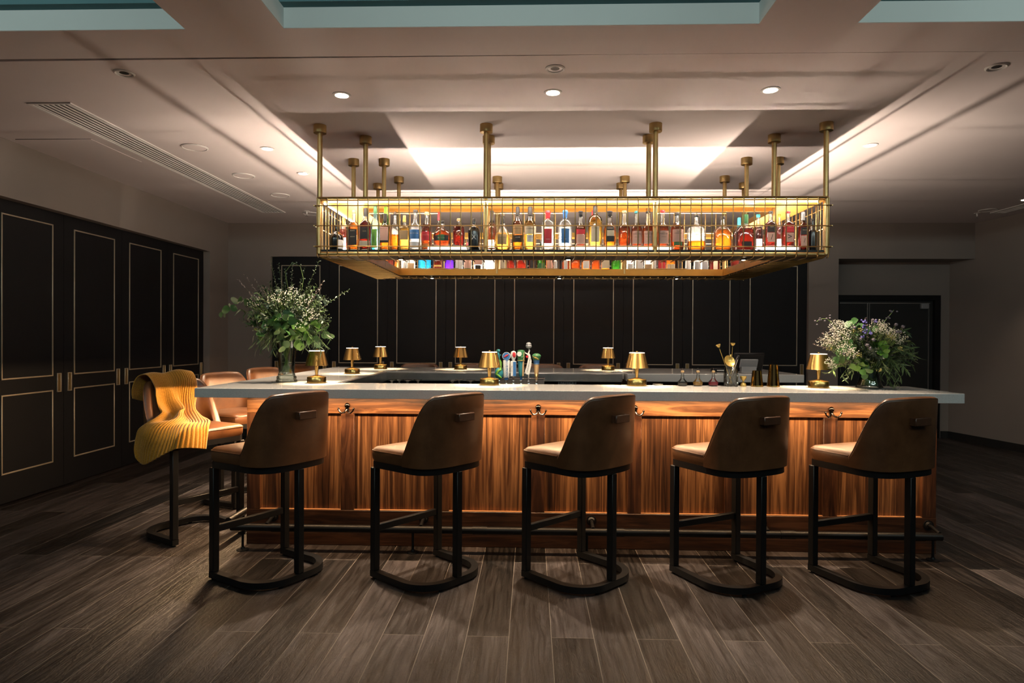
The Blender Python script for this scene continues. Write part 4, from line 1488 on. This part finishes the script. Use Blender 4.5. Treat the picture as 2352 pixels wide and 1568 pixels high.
def spoon(o, d):
    MB().tube([(0, 0, 0), tuple(d*.5), tuple(d*.93)], [.0022, .002, .0024], M['goldfoil'], 8).build('twisted_handle', o)
    q = d.to_track_quat('Z', 'Y').to_matrix()
    MB().lathe([(.004, -.014), (.012, -.006), (.0165, .004), (.0165, .009), (.010, .006), (.0005, .004)], M['goldfoil'], 18, d.x, d.y, d.z, tilt=q).build('bowl', o)


p0 = (1.385, 4.452, CT+.016)
bar_tool('bar_spoon', 'gold bar spoon leaning left out of the cut crystal glass', (1.392, 4.452, CT+.016), at(1650, 794, Y=4.45), spoon)
bar_tool('bar_spoon', 'gold bar spoon standing nearly upright in the cut crystal glass', (1.378, 4.452, CT+.016), at(1683, 790, Y=4.45), spoon)
jl = thing('julep_strainer', 'round gold strainer leaning in the cut crystal glass', 'strainer', (1.372, 4.44, CT+.120))
q = Matrix.Rotation(R(38), 3, 'Y') @ Matrix.Rotation(R(62), 3, 'X')
MB().lathe([(.0005, -.012), (.02, -.010), (.034, -.002), (.040, .002), (.041, .0035), (.034, .0005), (.02, -.007), (.0005, -.0095)], M['goldfoil'], 28, -.004, -.004, .055, tilt=q).build('bowl', jl)
MB().tube([(.004, 0, .085), (.008, .004, .10)], [.004, .005], M['goldfoil'], 8).build('tab', jl)
tg = thing('tongs', 'slim metal tongs leaning right in the cut crystal glass', 'tongs', (1.374, 4.464, CT+.016))
MB().tube([(0, 0, 0), (.032, .0, .10), (.066, .004, .195)], [.004, .007, .006], M['chrome'], 8).build('arm', tg)
MB().tube([(0, .005, 0), (.026, .006, .10), (.066, .004, .197)], [.004, .006, .006], M['chrome'], 8).build('arm', tg)
jg = thing('jigger', 'small double ended gold jigger beside the cut crystal glass', 'jigger', (1.470, 4.455, CT))
MB().lathe([(.020, 0), (.021, .002), (.018, .018), (.006, .032), (.0045, .036), (.006, .040), (.0155, .048), (.021, .060), (.022, .070), (.0205, .070), (.0145, .052), (.0005, .044)], M['goldfoil'], 28).build('cup', jg)
for x, y, r0, r1, h, lb in ((1.562, 4.452, .042, .031, .110, 'shorter of the two polished brass shaker tins'), (1.672, 4.446, .042, .030, .152, 'taller of the two polished brass shaker tins, beside the right lamp')):
    o = thing('shaker_tin', lb, 'shaker', (x, y, CT), 0, 'brass cocktail shakers')
    mbp = plain('polished brass tin', (.62, .38, .11), .10, 1, vary=.04) if 'polished' not in M else M['polished']
    M['polished'] = mbp
    MB().lathe([(r0-.003, 0), (r0, .002), (r0-.001, .012), (r1, h-.004), (r1, h), (r1-.003, h), (.0005, h-.002)], mbp, 36).build('body', o)
    MB().lathe([(r0+.0004, .003), (r0+.0012, .005), (r0-.0002, .009)], mbp, 36, cap=False).build('rim', o)
ds = thing('glass_dish', 'tiny clear glass dish near the inner edge of the front counter', 'dish', (.885, 4.47, CT))
MB().lathe([(.020, 0), (.034, .006), (.036, .014), (.033, .014), (.018, .005), (.0005, .004)], CLEAR, 26).build('bowl', ds)
for px, yy, lb in ((900, 4.74, 'first'), (917, 4.80, 'second'), (936, 4.74, 'third'), (960, 4.80, 'fourth'), (1039, 4.76, 'fifth'), (1055, 4.84, 'sixth'), (1081, 4.76, 'seventh')):
    x = at(px, 870, Y=yy).x
    o = thing('coupe_glass', 'upturned clear stem glass sunk behind the front counter, %s from the left' % lb, 'glass', (x, yy, .90), 0, 'upturned glasses behind the counter')
    MB().lathe([(.036, 0), (.040, .012), (.036, .045), (.012, .068)], CLEAR, 20, cap=False).build('bowl', o)
    MB().lathe([(.012, .068), (.005, .085), (.0045, .135), (.010, .148)], CLEAR, 12).build('stem', o)
    MB().lathe([(.010, .1485), (.033, .154), (.034, .158), (.0005, .160)], CLEAR, 22).build('foot', o)

# till
ps = thing('till_terminal', 'black touch screen till seen from behind on the back right counter', 'till', (2.09, 6.20, CT))
MB().box(-.075, .075, -.05, .10, 0, .012, M['grey'], .004).build('foot_plate', ps)
sc_ = MB()
sc_.prism([(-.070, -.03), (.070, -.03), (.064, .05), (-.064, .05)], .012, .06, M['grey'])
sc_.build('stand', ps, smooth=False)
q = Matrix.Rotation(R(24), 4, 'X')
scr = MB().box(-.145, .145, -.012, .012, -.095, .095, M['blackmetal'], .006).build('screen_housing', ps)
scr.matrix_local = Matrix.Translation((.012, .035, .105)) @ q
rb = MB().box(-.085, .085, -.030, -.0125, -.055, .040, M['grey'], .005).build('rear_bracket', scr)
pr_ = thing('receipt_printer', 'small black box beside the till on the back right counter', 'printer', (1.86, 6.42, CT))
MB().box(-.05, .05, -.06, .06, 0, .035, M['blackmetal'], .006).build('case', pr_)
MB().box(-.02, .07, -.065, -.061, .012, .020, M['paper']).build('paper_slot', pr_)

# beer taps
TY_ = 4.80
tx0, tx1 = at(1140, 870, Y=4.9).x, at(1250, 870, Y=4.9).x
tt = thing('tap_tower', 'low steel tap tower behind the front counter', 'tap tower', ((tx0+tx1)/2, 4.90, .90))
wv = (tx1-tx0)/2
MB().box(-wv, wv, -.03, .06, 0, .165, M['steel'], .004).build('column', tt)
MB().box(-wv-.004, wv+.004, -.034, .064, .165, .172, M['chrome'], .002).build('cap_plate', tt)


def tap(px, label, fn):
    x = at(px, 870, Y=TY_).x
    o = thing('beer_tap', label, 'beer tap', (x, TY_, 1.005), 0, 'beer tap handles')
    MB().tube([(0, .068, .0), (0, .03, .004), (0, 0, .0)], .012, M['chrome'], 12).build('faucet', o)
    f_ = MB()
    f_.lathe([(.008, 0), (.011, .006), (.0145, .018), (.0145, .026), (.010, .036), (.0125, .040), (.0125, .050), (.008, .056)], M['chrome'], 18)
    f_.build('ferrule', o)
    fn(o)
    return o


def h_green(o):
    b_ = MB()
    b_.lathe([(.010, .056), (.022, .066), (.030, .090), (.031, .110), (.024, .135), (.010, .146)], M['teal_l'], 20, sy=.7)
    b_.tube([(.018, -.015, .07), (.0, -.024, .085), (-.018, -.018, .10), (-.005, -.022, .125), (.012, -.012, .13), (.010, 0, .15), (.008, 0, .185), (.0, 0, .205)], [.006, .009, .010, .010, .010, .010, .013, .012], M['lime'], 10)
    b_.build('coiled_tail', o)
    c_ = MB()
    c_.tube([(.0, 0, .20), (-.004, 0, .222), (-.010, 0, .245), (-.004, 0, .262)], [.011, .010, .015, .007], M['teal_l'], 12)
    c_.tube([(-.012, -.006, .25), (-.006, -.02, .235), (.016, -.022, .245)], [.005, .004, .004], M['teal_l'], 8)
    c_.ball((-.003, -.002, .275), .012, M['teal_l'], 12, 8)
    c_.tube([(-.006, .004, .285), (-.018, .006, .272), (-.016, .006, .245)], [.006, .009, .004], M['green'], 8)
    c_.build('carved_top', o)


def h_post(o):
    MB().box(-.014, .014, -.010, .010, .056, .072, M['blue'], .002).build('socket', o)
    b_ = MB().lathe([(.020, .072), (.0235, .078), (.0255, .20), (.0245, .203), (.0005, .2035)], M['paper'], 24, ex=4, sy=.7).build('post', o)
    MB().text('|BLUE/POINT'[1:], .0245, M['blue'], lambda x, y: (.003+y, -.0186, .138-x)).build('lettering', b_, smooth=False)
    d = MB()
    d.tube([(0, -.010, .234), (0, .010, .234)], .0310, M['paper'], 32)
    d.tube([(0, -.0112, .234), (0, -.0101, .234)], .0280, M['blue'], 32)
    d.lathe([(.0005, -.013), (.022, -.0125), (.023, -.0115)], M['teal_l'], 20, 0, 0, .234, tilt=Matrix.Rotation(R(90), 3, 'X'))
    d.tube([(-.019, -.0128, .226), (.0, -.0135, .238), (.016, -.0128, .246)], [.003, .007, .003], M['red'], 8)
    d.build('round_badge', o)


def h_oval(o):
    MB().lathe([(.006, .056), (.008, .078), (.008, .082)], M['chrome'], 12).build('socket', o)
    b_ = MB()
    b_.box(-.0215, .0215, -.013, .013, .082, .198, M['paper'], .003)
    b_.box(-.002, .0205, -.0145, -.0131, .086, .194, M['blue'])
    b_.build('post', o)
    MB().text('|PALE ALE'[1:], .011, M['ink'], lambda x, y: (-.012+y, -.0135, .14-x)).build('lettering', o, smooth=False)
    d = MB()
    d.lathe([(.010, .198), (.012, .208), (.021, .228), (.0225, .25), (.018, .268), (.0005, .275)], M['paper'], 22, sy=.6)
    d.ball((.005, -.011, .245), .0155, M['red'], 14, 8, .85, .35, 1.35)
    d.build('oval_head', o)


def h_club(o):
    MB().lathe([(.006, .056), (.009, .082)], M['blue'], 12).build('socket', o)
    MB().lathe([(.014, .082), (.017, .09), (.0245, .195), (.0245, .198)], M['teal_l'], 24).build('club', o)
    MB().box(.008, .0235, -.020, -.004, .083, .27, M['tan'], .003).build('side_band', o)
    d = MB()
    d.lathe([(.0275, .198), (.029, .200), (.029, .204), (.0265, .206), (.0265, .222), (.029, .225), (.029, .229), (.0265, .232), (.029, .27), (.024, .280), (.0005, .283)], M['green'], 24)
    d.build('head', o)
    MB().lathe([(.0292, .199), (.0305, .202), (.0292, .205)], M['goldfoil'], 24, cap=False).build('ring_band', o)
    MB().tube([(-.012, -.026, .252), (-.013, -.031, .252)], .018, M['paper'], 22).build('badge', o)


def h_fin(o):
    MB().tube([(0, 0, .056), (0, 0, .10)], .006, M['chrome'], 10).build('socket', o)
    b_ = MB()
    poly = [(-.012, .098), (.006, .096), (.012, .13), (.020, .165), (.022, .20), (.016, .225), (.012, .245), (.004, .258), (.010, .278), (.004, .292), (-.002, .272), (-.006, .256), (-.022, .262), (-.030, .270), (-.026, .256), (-.010, .246), (-.002, .236), (-.004, .215), (-.010, .185), (-.018, .150), (-.026, .125), (-.024, .108)]
    vs = [(x, -.008, z) for x, z in poly]+[(x, .008, z) for x, z in poly]
    n = len(poly)
    fs = [tuple(range(n)), tuple(range(n, 2*n))[::-1]]+[(i, (i+1) % n, n+(i+1) % n, n+i) for i in range(n)]
    b_.add(vs, fs, M['paper'])
    b_.build('carved_panel', o, smooth=False)
    word = 'GREENPORT'
    lt = MB()
    for i, ch in enumerate(word):
        f = i/8
        cx, cz = .011-.023*f, .215-.098*f
        lt.text(ch, .0145, M['ink'], lambda x, y, cx=cx, cz=cz: (cx+x*.3+y*.95, -.0086, cz-x*.95+y*.3))
    lt.build('lettering', o, smooth=False)
    r_ = MB()
    pts = []
    for k in range(10):
        a = PI/2+PI*k/5
        rr = .013 if k % 2 == 0 else .006
        pts.append((-.012+rr*math.cos(a), .232+rr*math.sin(a)))
    n = 10
    r_.add([(x, -.014, z) for x, z in pts]+[(x, -.009, z) for x, z in pts], [tuple(range(n)), tuple(range(n, 2*n))[::-1]]+[(i, (i+1) % n, n+(i+1) % n, n+i) for i in range(n)], M['red'])
    r_.build('red_star', o, smooth=False)
    t_ = MB()
    t_.lathe([(.006, .292), (.020, .300), (.023, .312), (.018, .322), (.020, .325), (.016, .334), (.006, .340)], M['grey'], 18)
    t_.tube([(0, 0, .278), (0, 0, .296)], .003, M['chrome'], 6)
    t_.build('finial', o)


def h_flare(o):
    b_ = MB().lathe([(.008, .056), (.011, .07), (.016, .10), (.020, .17), (.0195, .172)], M['tan'], 20).build('wrapped_grip', o)
    for k in range(10):
        MB().tube([(.0175*math.cos(a*PI/8)*(.8+.026*k), .0175*math.sin(a*PI/8)*(.8+.026*k), .085+.0085*k) for a in range(16)], .0018, M['bronze'], 5, closed=True).build('rope_turn', b_)
    c_ = MB()
    c_.lathe([(.0205, .172), (.022, .175), (.0225, .178)], M['paper'], 20)
    c_.lathe([(.021, .178), (.024, .205)], M['blue'], 20, cap=False)
    c_.lathe([(.024, .205), (.033, .232), (.034, .238), (.026, .250), (.012, .256), (.0005, .257)], M['green'], 20)
    c_.tube([(-.026, -.018, .236), (-.008, -.030, .224), (.016, -.026, .212)], [.004, .007, .004], M['goldfoil'], 8)
    c_.tube([(-.030, .0, .240), (0, -.028, .248), (.030, .0, .240)], .003, M['cream'], 8)
    c_.build('flared_head', o)


tap(1146, 'green sculpted beer tap handle with a coiled tail, leftmost of the taps', h_green)
tap(1163, 'white post beer tap handle lettered BLUE/POINT under a round blue badge', h_post)
tap(1179, 'white and blue beer tap handle with an oval red headed top', h_oval)
tap(1196.5, 'dark green club shaped beer tap handle with a tan side band', h_club)
tap(1214, 'pale fin shaped beer tap handle lettered GREENPORT with a red star', h_fin)
tap(1232, 'short rope brown beer tap handle with a flared green head, rightmost tap', h_flare)

# ------------------------------------------------------------------ flowers
LEAF = {}
for nm, a, b_ in (('silver dollar leaf', (.022, .085, .016), (.06, .15, .035)), ('fresh leaf', (.05, .15, .012), (.13, .27, .035)), ('willow leaf', (.024, .055, .018), (.08, .125, .045)),
                  ('dusky foliage', (.014, .027, .013), (.05, .066, .034)), ('grey sprig', (.07, .11, .07), (.15, .20, .14)), ('blush plume', (.30, .21, .19), (.50, .38, .33)), ('stem', (.09, .16, .03), (.20, .28, .07)), ('twig', (.06, .05, .03), (.12, .10, .05))):
    m, t, b__ = principled(nm)
    gi = N(t, 'ShaderNodeNewGeometry')
    c1 = ramp(t, gi.outputs['Random Per Island'], [(0, a), (1, b_)])
    t.links.new(c1, b__.inputs['Base Color'])
    b__.inputs['Roughness'].default_value = .5
    LEAF[nm] = m
M['blossom'] = plain('white blossom', (.72, .645, .53), .8, vary=.15, nscale=90)
M['violetfl'] = plain('violet blossom', (.16, .13, .42), .8, vary=.3, nscale=60)
M['thistle'] = plain('thistle head', (.16, .13, .15), .8, vary=.4, nscale=80)
M['berry'] = plain('olive seed', (.30, .26, .07), .6, vary=.3, nscale=60)


def leaf(mb, p, d, n, L_, w_, mat, curl=.15, shape='oval'):
    d = d.normalized()
    s_ = d.cross(n)
    s_ = s_.normalized() if s_.length > 1e-6 else d.orthogonal().normalized()
    n = s_.cross(d).normalized()
    prof = {'oval': (.10, .62, .95, 1, .80, .05), 'round': (.25, .85, 1.0, .98, .72, .12), 'lance': (.12, .7, 1, .8, .45, .02)}[shape]
    vs = []
    for k in range(6):
        f = k/5
        c_ = p+d*(L_*f)-n*(curl*L_*f*f)
        h = w_/2*prof[k]
        vs += [c_-s_*h+n*(h*.22), c_, c_+s_*h+n*(h*.22)]
    fs = []
    for k in range(5):
        for q in range(2):
            fs.append((k*3+q, k*3+q+1, k*3+q+4, k*3+q+3))
    mb.add(vs, fs, mat)


def rv(s_=1.0):
    return Vector((random.gauss(0, s_), random.gauss(0, s_), random.gauss(0, s_)))


def curve(p0, p1, sag, n=7):
    p0, p1 = Vector(p0), Vector(p1)
    out = []
    for i in range(n):
        f = i/(n-1)
        q = p0.lerp(p1, f)
        q.z += sag*4*f*(1-f)
        out.append(q)
    return out


def walk(pts, f):
    f = f*(len(pts)-1)
    k = min(int(f), len(pts)-2)
    return pts[k].lerp(pts[k+1], f-k), (pts[k+1]-pts[k]).normalized()


class Bunch:
    def __init__(s):
        s.parts = {}

    def mb(s, nm):
        return s.parts.setdefault(nm, MB())

    def sprig(s, p0, p1, sag, kind, n, size, mat, start=.25, shape='oval', part='foliage', ratio=.5, r=.0018, stem='stem', droop=0, pair=False):
        pts = curve(p0, p1, sag, 9)
        s.mb('stems').tube(pts, [r*(1-.6*i/8) for i in range(9)], LEAF[stem], 5, caps=False)
        for i in range(n):
            f = start+(1-start)*(i+.5)/n
            p, d = walk(pts, f)
            side = d.orthogonal().normalized()
            side = Matrix.Rotation(random.uniform(0, 2*PI) if not pair else (i//2*1.3+(i % 2)*PI), 3, d) @ side
            dirn = (side*.85+d*.55+Vector((0, 0, -droop))+rv(.15)).normalized()
            sz = size*random.uniform(.7, 1.15)*(1-.35*f if kind == 'taper' else 1)
            leaf(s.mb(part), p, dirn, (d+rv(.4)).normalized(), sz, sz*ratio, mat, random.uniform(0, .25), shape)

    def cloud(s, c, rad, n, br, part, mat, sq=(1, 1, .8), stems=12, origin=None):
        c = Vector(c)
        for i in range(n):
            v = rv(1).normalized()*random.uniform(.25, 1)**.6
            p = c+Vector((v.x*rad*sq[0], v.y*rad*sq[1], v.z*rad*sq[2]))
            s.mb(part).ball(p, br*random.uniform(.7, 1.25), mat, 6, 4)
            if i < stems and origin is not None:
                s.mb('stems').tube([Vector(origin), Vector(origin).lerp(c, .7), p], .0008, LEAF['stem'], 4, caps=False)

    def plume(s, p0, p1, n, mat, part='plumes'):
        pts = curve(p0, p1, .012, 7)
        s.np = getattr(s, 'np', 0)+1
        part = 'plume#%d' % s.np
        s.mb(part).tube(pts, .001, LEAF['twig'], 4, caps=False)
        for i in range(n):
            f = random.uniform(.35, 1)
            p, d = walk(pts, f)
            q = p+rv(.5).normalized()*random.uniform(.004, .026)*(1.35-f)
            leaf(s.mb(part), p, (q-p)+d*.01, rv(1), random.uniform(.008, .016), .005, mat, .1)

    def spiky(s, c, r, mat, part, spikes=26):
        c = Vector(c)
        s.mb(part).ball(c, r, mat, 10, 7)
        for i in range(spikes):
            d = rv(1).normalized()
            leaf(s.mb(part), c+d*r*.8, d, rv(1), r*.9, r*.22, mat, 0, 'lance')

    def finish(s, root):
        for nm, mb in s.parts.items():
            if nm != 'stems':
                mb.v = [(x, y, max(z, .004)) for x, y, z in mb.v]
            o = mb.build(nm.split('#')[0], root, angle=80)


def local(px, py, Y, org):
    p = at(px, py, Y=Y)
    return p-Vector(org)


# tall vase, left
random.seed(21)
VL = Vector((-1.762, 4.545, CT))
o = thing('flower_vase', 'tall footed clear glass vase at the left end of the front counter', 'vase', VL)
v_ = MB().lathe([(.072, 0), (.075, .006), (.073, .016), (.066, .020), (.070, .030), (.068, .042), (.058, .050), (.060, .058), (.054, .068), (.057, .12), (.063, .20), (.071, .30), (.072, .304), (.068, .303), (.060, .20), (.054, .12), (.049, .072), (.0005, .060)], VASEG, 40).build('glass_wall', o)
MB().lathe([(.0005, .064), (.044, .074), (.049, .12), (.054, .20), (.056, .225), (.0005, .225)], WATER, 30).build('water', o)
BQ = thing('flower_bouquet', 'big loose bouquet of eucalyptus and white filler flowers in the tall vase', 'bouquet', VL)
B = Bunch()
NK = Vector((0, 0, .30))
for k in range(30):
    a = random.uniform(0, 2*PI)
    a2 = a+PI+random.uniform(-.6, .6)
    b0 = Vector((.030*math.cos(a), .030*math.sin(a), .075))
    t0 = Vector((.046*math.cos(a2), .046*math.sin(a2), .30))
    B.mb('stems').tube([b0, b0.lerp(t0, .5), t0, t0+(t0-b0).normalized()*.12], .0022, LEAF['stem'], 5)


def LP_(px, py, dy=0.0):
    return local(px, py, 4.545+dy, VL)


# dense dark core
for k in range(230):
    th_ = random.uniform(0, 2*PI)
    el = random.uniform(-.25, 1.25)
    rr = random.uniform(.15, .33)
    tip = NK+Vector((math.cos(th_)*math.cos(el)*rr*1.02, math.sin(th_)*math.cos(el)*rr*.85, .12+math.sin(el)*rr*1.02))
    B.sprig(NK+rv(.012), tip, .02, 'taper', 18, random.uniform(.034, .055), LEAF['dusky foliage'], .30, 'lance', 'filler_foliage', .32)
for k in range(80):
    th_ = random.uniform(0, 2*PI)
    el = random.uniform(-.1, 1.0)
    rr = random.uniform(.24, .36)
    tip = NK+Vector((math.cos(th_)*math.cos(el)*rr, math.sin(th_)*math.cos(el)*rr*.85, .12+math.sin(el)*rr))
    B.sprig(NK+rv(.012), tip, .03, 'taper', 13, .042, LEAF['willow leaf'], .40, 'oval', 'small_leaves', .45)
# silver dollar branches
for px, py, dy, n in ((507, 716, -.05, 7), (545, 690, 0, 6), (575, 745, -.1, 6), (590, 770, -.16, 6), (625, 745, -.2, 6), (665, 770, -.22, 7), (690, 790, -.2, 6), (712, 775, -.16, 6), (735, 760, -.1, 6), (683, 800, -.14, 5), (650, 800, -.18, 4), (755, 770, -.04, 5), (640, 760, -.22, 6), (602, 745, -.18, 6), (690, 760, -.24, 6), (662, 735, -.26, 5), (725, 790, -.1, 5)):
    B.sprig(NK+rv(.01), LP_(px, py, dy), .09, '', n+2, .060, LEAF['fresh leaf'] if px in (683, 690, 712, 735) else LEAF['silver dollar leaf'], .5, 'round', 'round_leaves', .92, .0022, droop=.2)
# hanging willow leaves
for k in range(46):
    px = random.choice([random.uniform(580, 660), random.uniform(700, 765)])
    py = random.uniform(770, 818)-abs(px-672)*.05
    B.sprig(NK+rv(.012), LP_(px, py, random.uniform(-.2, .12)), .10, '', 12, .060, LEAF['willow leaf'], .45, 'lance', 'willow_leaves', .14, droop=.9)
# tall sprigs and feathery plumes
for px, py, sag in ((733, 598, .0), (803, 664, .03), (700, 612, .04), (672, 606, .03), (640, 604, .02), (621, 596, 0), (655, 615, .02), (748, 680, .04), (760, 730, .05)):
    B.sprig(NK+rv(.01), LP_(px, py, random.uniform(-.1, .1)), sag, 'taper', 26, .026, LEAF['grey sprig'], .45, 'oval', 'tall_sprig#%d' % px, .5, .0016, pair=True)
B.mb('stems').tube([LP_(665, 680), LP_(655, 625), LP_(672, 602), LP_(690, 612), LP_(697, 640), LP_(693, 668)], .0022, LEAF['stem'], 6)
for px, py in ((668, 604), (678, 603), (688, 608), (694, 622), (697, 640), (655, 628)):
    B.mb('bud#%d' % px).ball(LP_(px+3, py), .006, LEAF['grey sprig'], 7, 5)
for px, py in ((547, 642), (560, 628), (585, 640), (603, 660), (580, 672), (745, 642), (738, 660), (720, 665), (571, 690), (553, 682), (750, 700)):
    B.plume(NK, LP_(px, py, random.uniform(-.12, .05)), 60, LEAF['blush plume'])
# gypsophila clouds
for px, py, r_, n, dy in ((650, 683, .075, 90, -.20), (585, 693, .055, 60, -.14), (622, 690, .05, 40, -.2), (697, 690, .06, 60, -.18), (715, 722, .065, 95, -.20), (690, 745, .04, 35, -.22), (672, 672, .05, 45, -.15)):
    B.cloud(LP_(px, py, dy), r_*1.05, int(n*.8), .0034, 'white_blossoms', M['blossom'], origin=NK)
for px, py in ((620, 700), (692, 708), (733, 682), (748, 690), (640, 668), (740, 735)):
    c_ = LP_(px, py, -.2)
    for k in range(16):
        leaf(B.mb('small_leaves'), c_+rv(.006), rv(1), rv(1), .026, .013, LEAF['grey sprig'], .1)
B.finish(BQ)

# low vase, right
random.seed(33)
VR = Vector((2.300, 4.400, CT))
o = thing('flower_vase', 'low flared clear glass vase at the right end of the front counter', 'vase', VR)
MB().lathe([(.080, 0), (.086, .004), (.080, .016), (.066, .050), (.060, .090), (.062, .130), (.066, .150), (.063, .150), (.057, .092), (.062, .052), (.074, .018), (.0005, .012)], VASEG, 40).build('glass_wall', o)
MB().lathe([(.0005, .013), (.073, .0195), (.0615, .051), (.0565, .09), (.0005, .09)], WATER, 30).build('water', o)
BQ = thing('flower_bouquet', 'full low bouquet of white blossom, thistles and willowy leaves in the low vase', 'bouquet', VR)
B = Bunch()
NK = Vector((0, 0, .14))
for k in range(30):
    a = random.uniform(0, 2*PI)
    a2 = a+PI+random.uniform(-.6, .6)
    b0 = Vector((.050*math.cos(a), .050*math.sin(a), .02))
    t0 = Vector((.044*math.cos(a2), .044*math.sin(a2), .14))
    B.mb('stems').tube([b0, b0.lerp(t0, .5), t0, t0+(t0-b0).normalized()*.10], .0022, LEAF['stem'], 5)


def RP_(px, py, dy=0.0):
    return local(px, py, 4.40+dy, VR)


for k in range(170):
    th_ = random.uniform(0, 2*PI)
    el = random.uniform(-.15, 1.3)
    rr = random.uniform(.14, .27)
    tip = NK+Vector((math.cos(th_)*math.cos(el)*rr*1.1, math.sin(th_)*math.cos(el)*rr*.85, .09+math.sin(el)*rr*.92))
    B.sprig(NK+rv(.012), tip, .02, 'taper', 17, random.uniform(.032, .05), LEAF['dusky foliage'], .30, 'lance', 'filler_foliage', .32)
for px, py, n in ((1950, 735, 9), (1962, 742, 9), (1925, 800, 6), (1955, 850, 6), (1975, 852, 6), (1985, 860, 5), (2025, 800, 6), (2030, 810, 5), (1940, 790, 5), (1915, 820, 5), (2003, 755, 6)):
    B.sprig(NK+rv(.01), RP_(px, py, random.uniform(-.22, -.1)), .05, '', n+1, .055, LEAF['fresh leaf'] if px in (1955, 1975, 2025, 2030) else LEAF['silver dollar leaf'], .45, 'round', 'round_leaves', .85)
for px, py in ((2088, 790), (2100, 800), (2108, 822), (2096, 838), (2085, 855), (2070, 870), (2060, 886), (2048, 890), (2062, 842), (2045, 860), (2030, 850), (1940, 868), (1950, 862), (1905, 860), (1915, 850), (2080, 765), (2020, 868), (1998, 870), (2095, 815), (2075, 850)):
    for q in range(2):
        B.sprig(NK+rv(.012), RP_(px+random.uniform(-8, 8), py+random.uniform(-8, 4), random.uniform(-.22, .1)), .07, '', 11, .062, LEAF['willow leaf'], .4, 'lance', 'willow_leaves', .2, droop=.35)
for px, py in ((2100, 800), (2108, 825), (2095, 790)):
    B.sprig(NK, RP_(px, py, -.1), .03, 'taper', 14, .026, LEAF['grey sprig'], .5, 'oval', 'tall_sprig#%d' % px, .5, pair=True)
for pts_ in (((1914, 745), (1900, 732), (1887, 732), (1876, 738)), ((2028, 742), (2040, 728), (2050, 716), (2053, 712))):
    B.mb('stems').tube([NK]+[RP_(x, y, -.15) for x, y in pts_], .0022, LEAF['stem'], 6)
    for x, y in pts_:
        for q in range(3):
            B.mb('bud#%d_%d' % (x, q)).ball(RP_(x+random.uniform(-8, 8), y+random.uniform(-8, 8), -.15), .005, M['thistle'], 7, 5, 1.4)
for px, py, r_, n, dy in ((1922, 748, .05, 90, -.2), (1945, 750, .045, 70, -.18), (1912, 775, .06, 100, -.22), (1935, 772, .05, 80, -.24), (1895, 785, .05, 60, -.16), (1942, 800, .055, 90, -.26), (1958, 812, .04, 45, -.28), (2015, 748, .05, 80, -.2), (2032, 755, .045, 70, -.2), (2065, 775, .05, 60, -.18), (2050, 765, .04, 50, -.18), (1905, 830, .03, 30, -.22), (1912, 840, .025, 25, -.22)):
    B.cloud(RP_(px, py, dy), r_*1.1, int(n*1.5), .0031, 'white_blossoms', M['blossom'], origin=NK)
for px, py in ((1868, 790), (1880, 778), (1890, 765), (1910, 838), (1900, 825), (1988, 730)):
    B.plume(NK, RP_(px, py, -.18), 80, LEAF['blush plume'])
for px, py in ((1985, 738), (1984, 750), (1988, 762), (2001, 766), (1983, 774), (2010, 738)):
    c_ = RP_(px, py, -.2)
    for k in range(9):
        B.mb('violet_flower#%d' % px).ball(c_+rv(.007), .0055, M['violetfl'], 7, 5)
for px, py in ((1976, 778), (2006, 780), (1992, 792), (2058, 745), (2074, 750), (2060, 762), (1938, 812), (1963, 752), (1998, 800), (2068, 762), (2005, 735)):
    B.spiky(RP_(px, py, -.22), .0095, M['thistle'], 'thistle#%d_%d' % (px, py))
    B.mb('stems').tube([NK, NK.lerp(RP_(px, py, -.22), .6)+Vector((0, 0, .02)), RP_(px, py, -.22)], .0012, LEAF['stem'], 4)
for px, py in ((1975, 757), (1958, 762), (2040, 770), (2070, 800), (1975, 815), (2018, 850), (2050, 775), (1905, 800)):
    B.cloud(RP_(px, py, -.2), .02, 16, .0038, 'seed_head#%d' % px, M['berry'], origin=NK, stems=3)
B.finish(BQ)
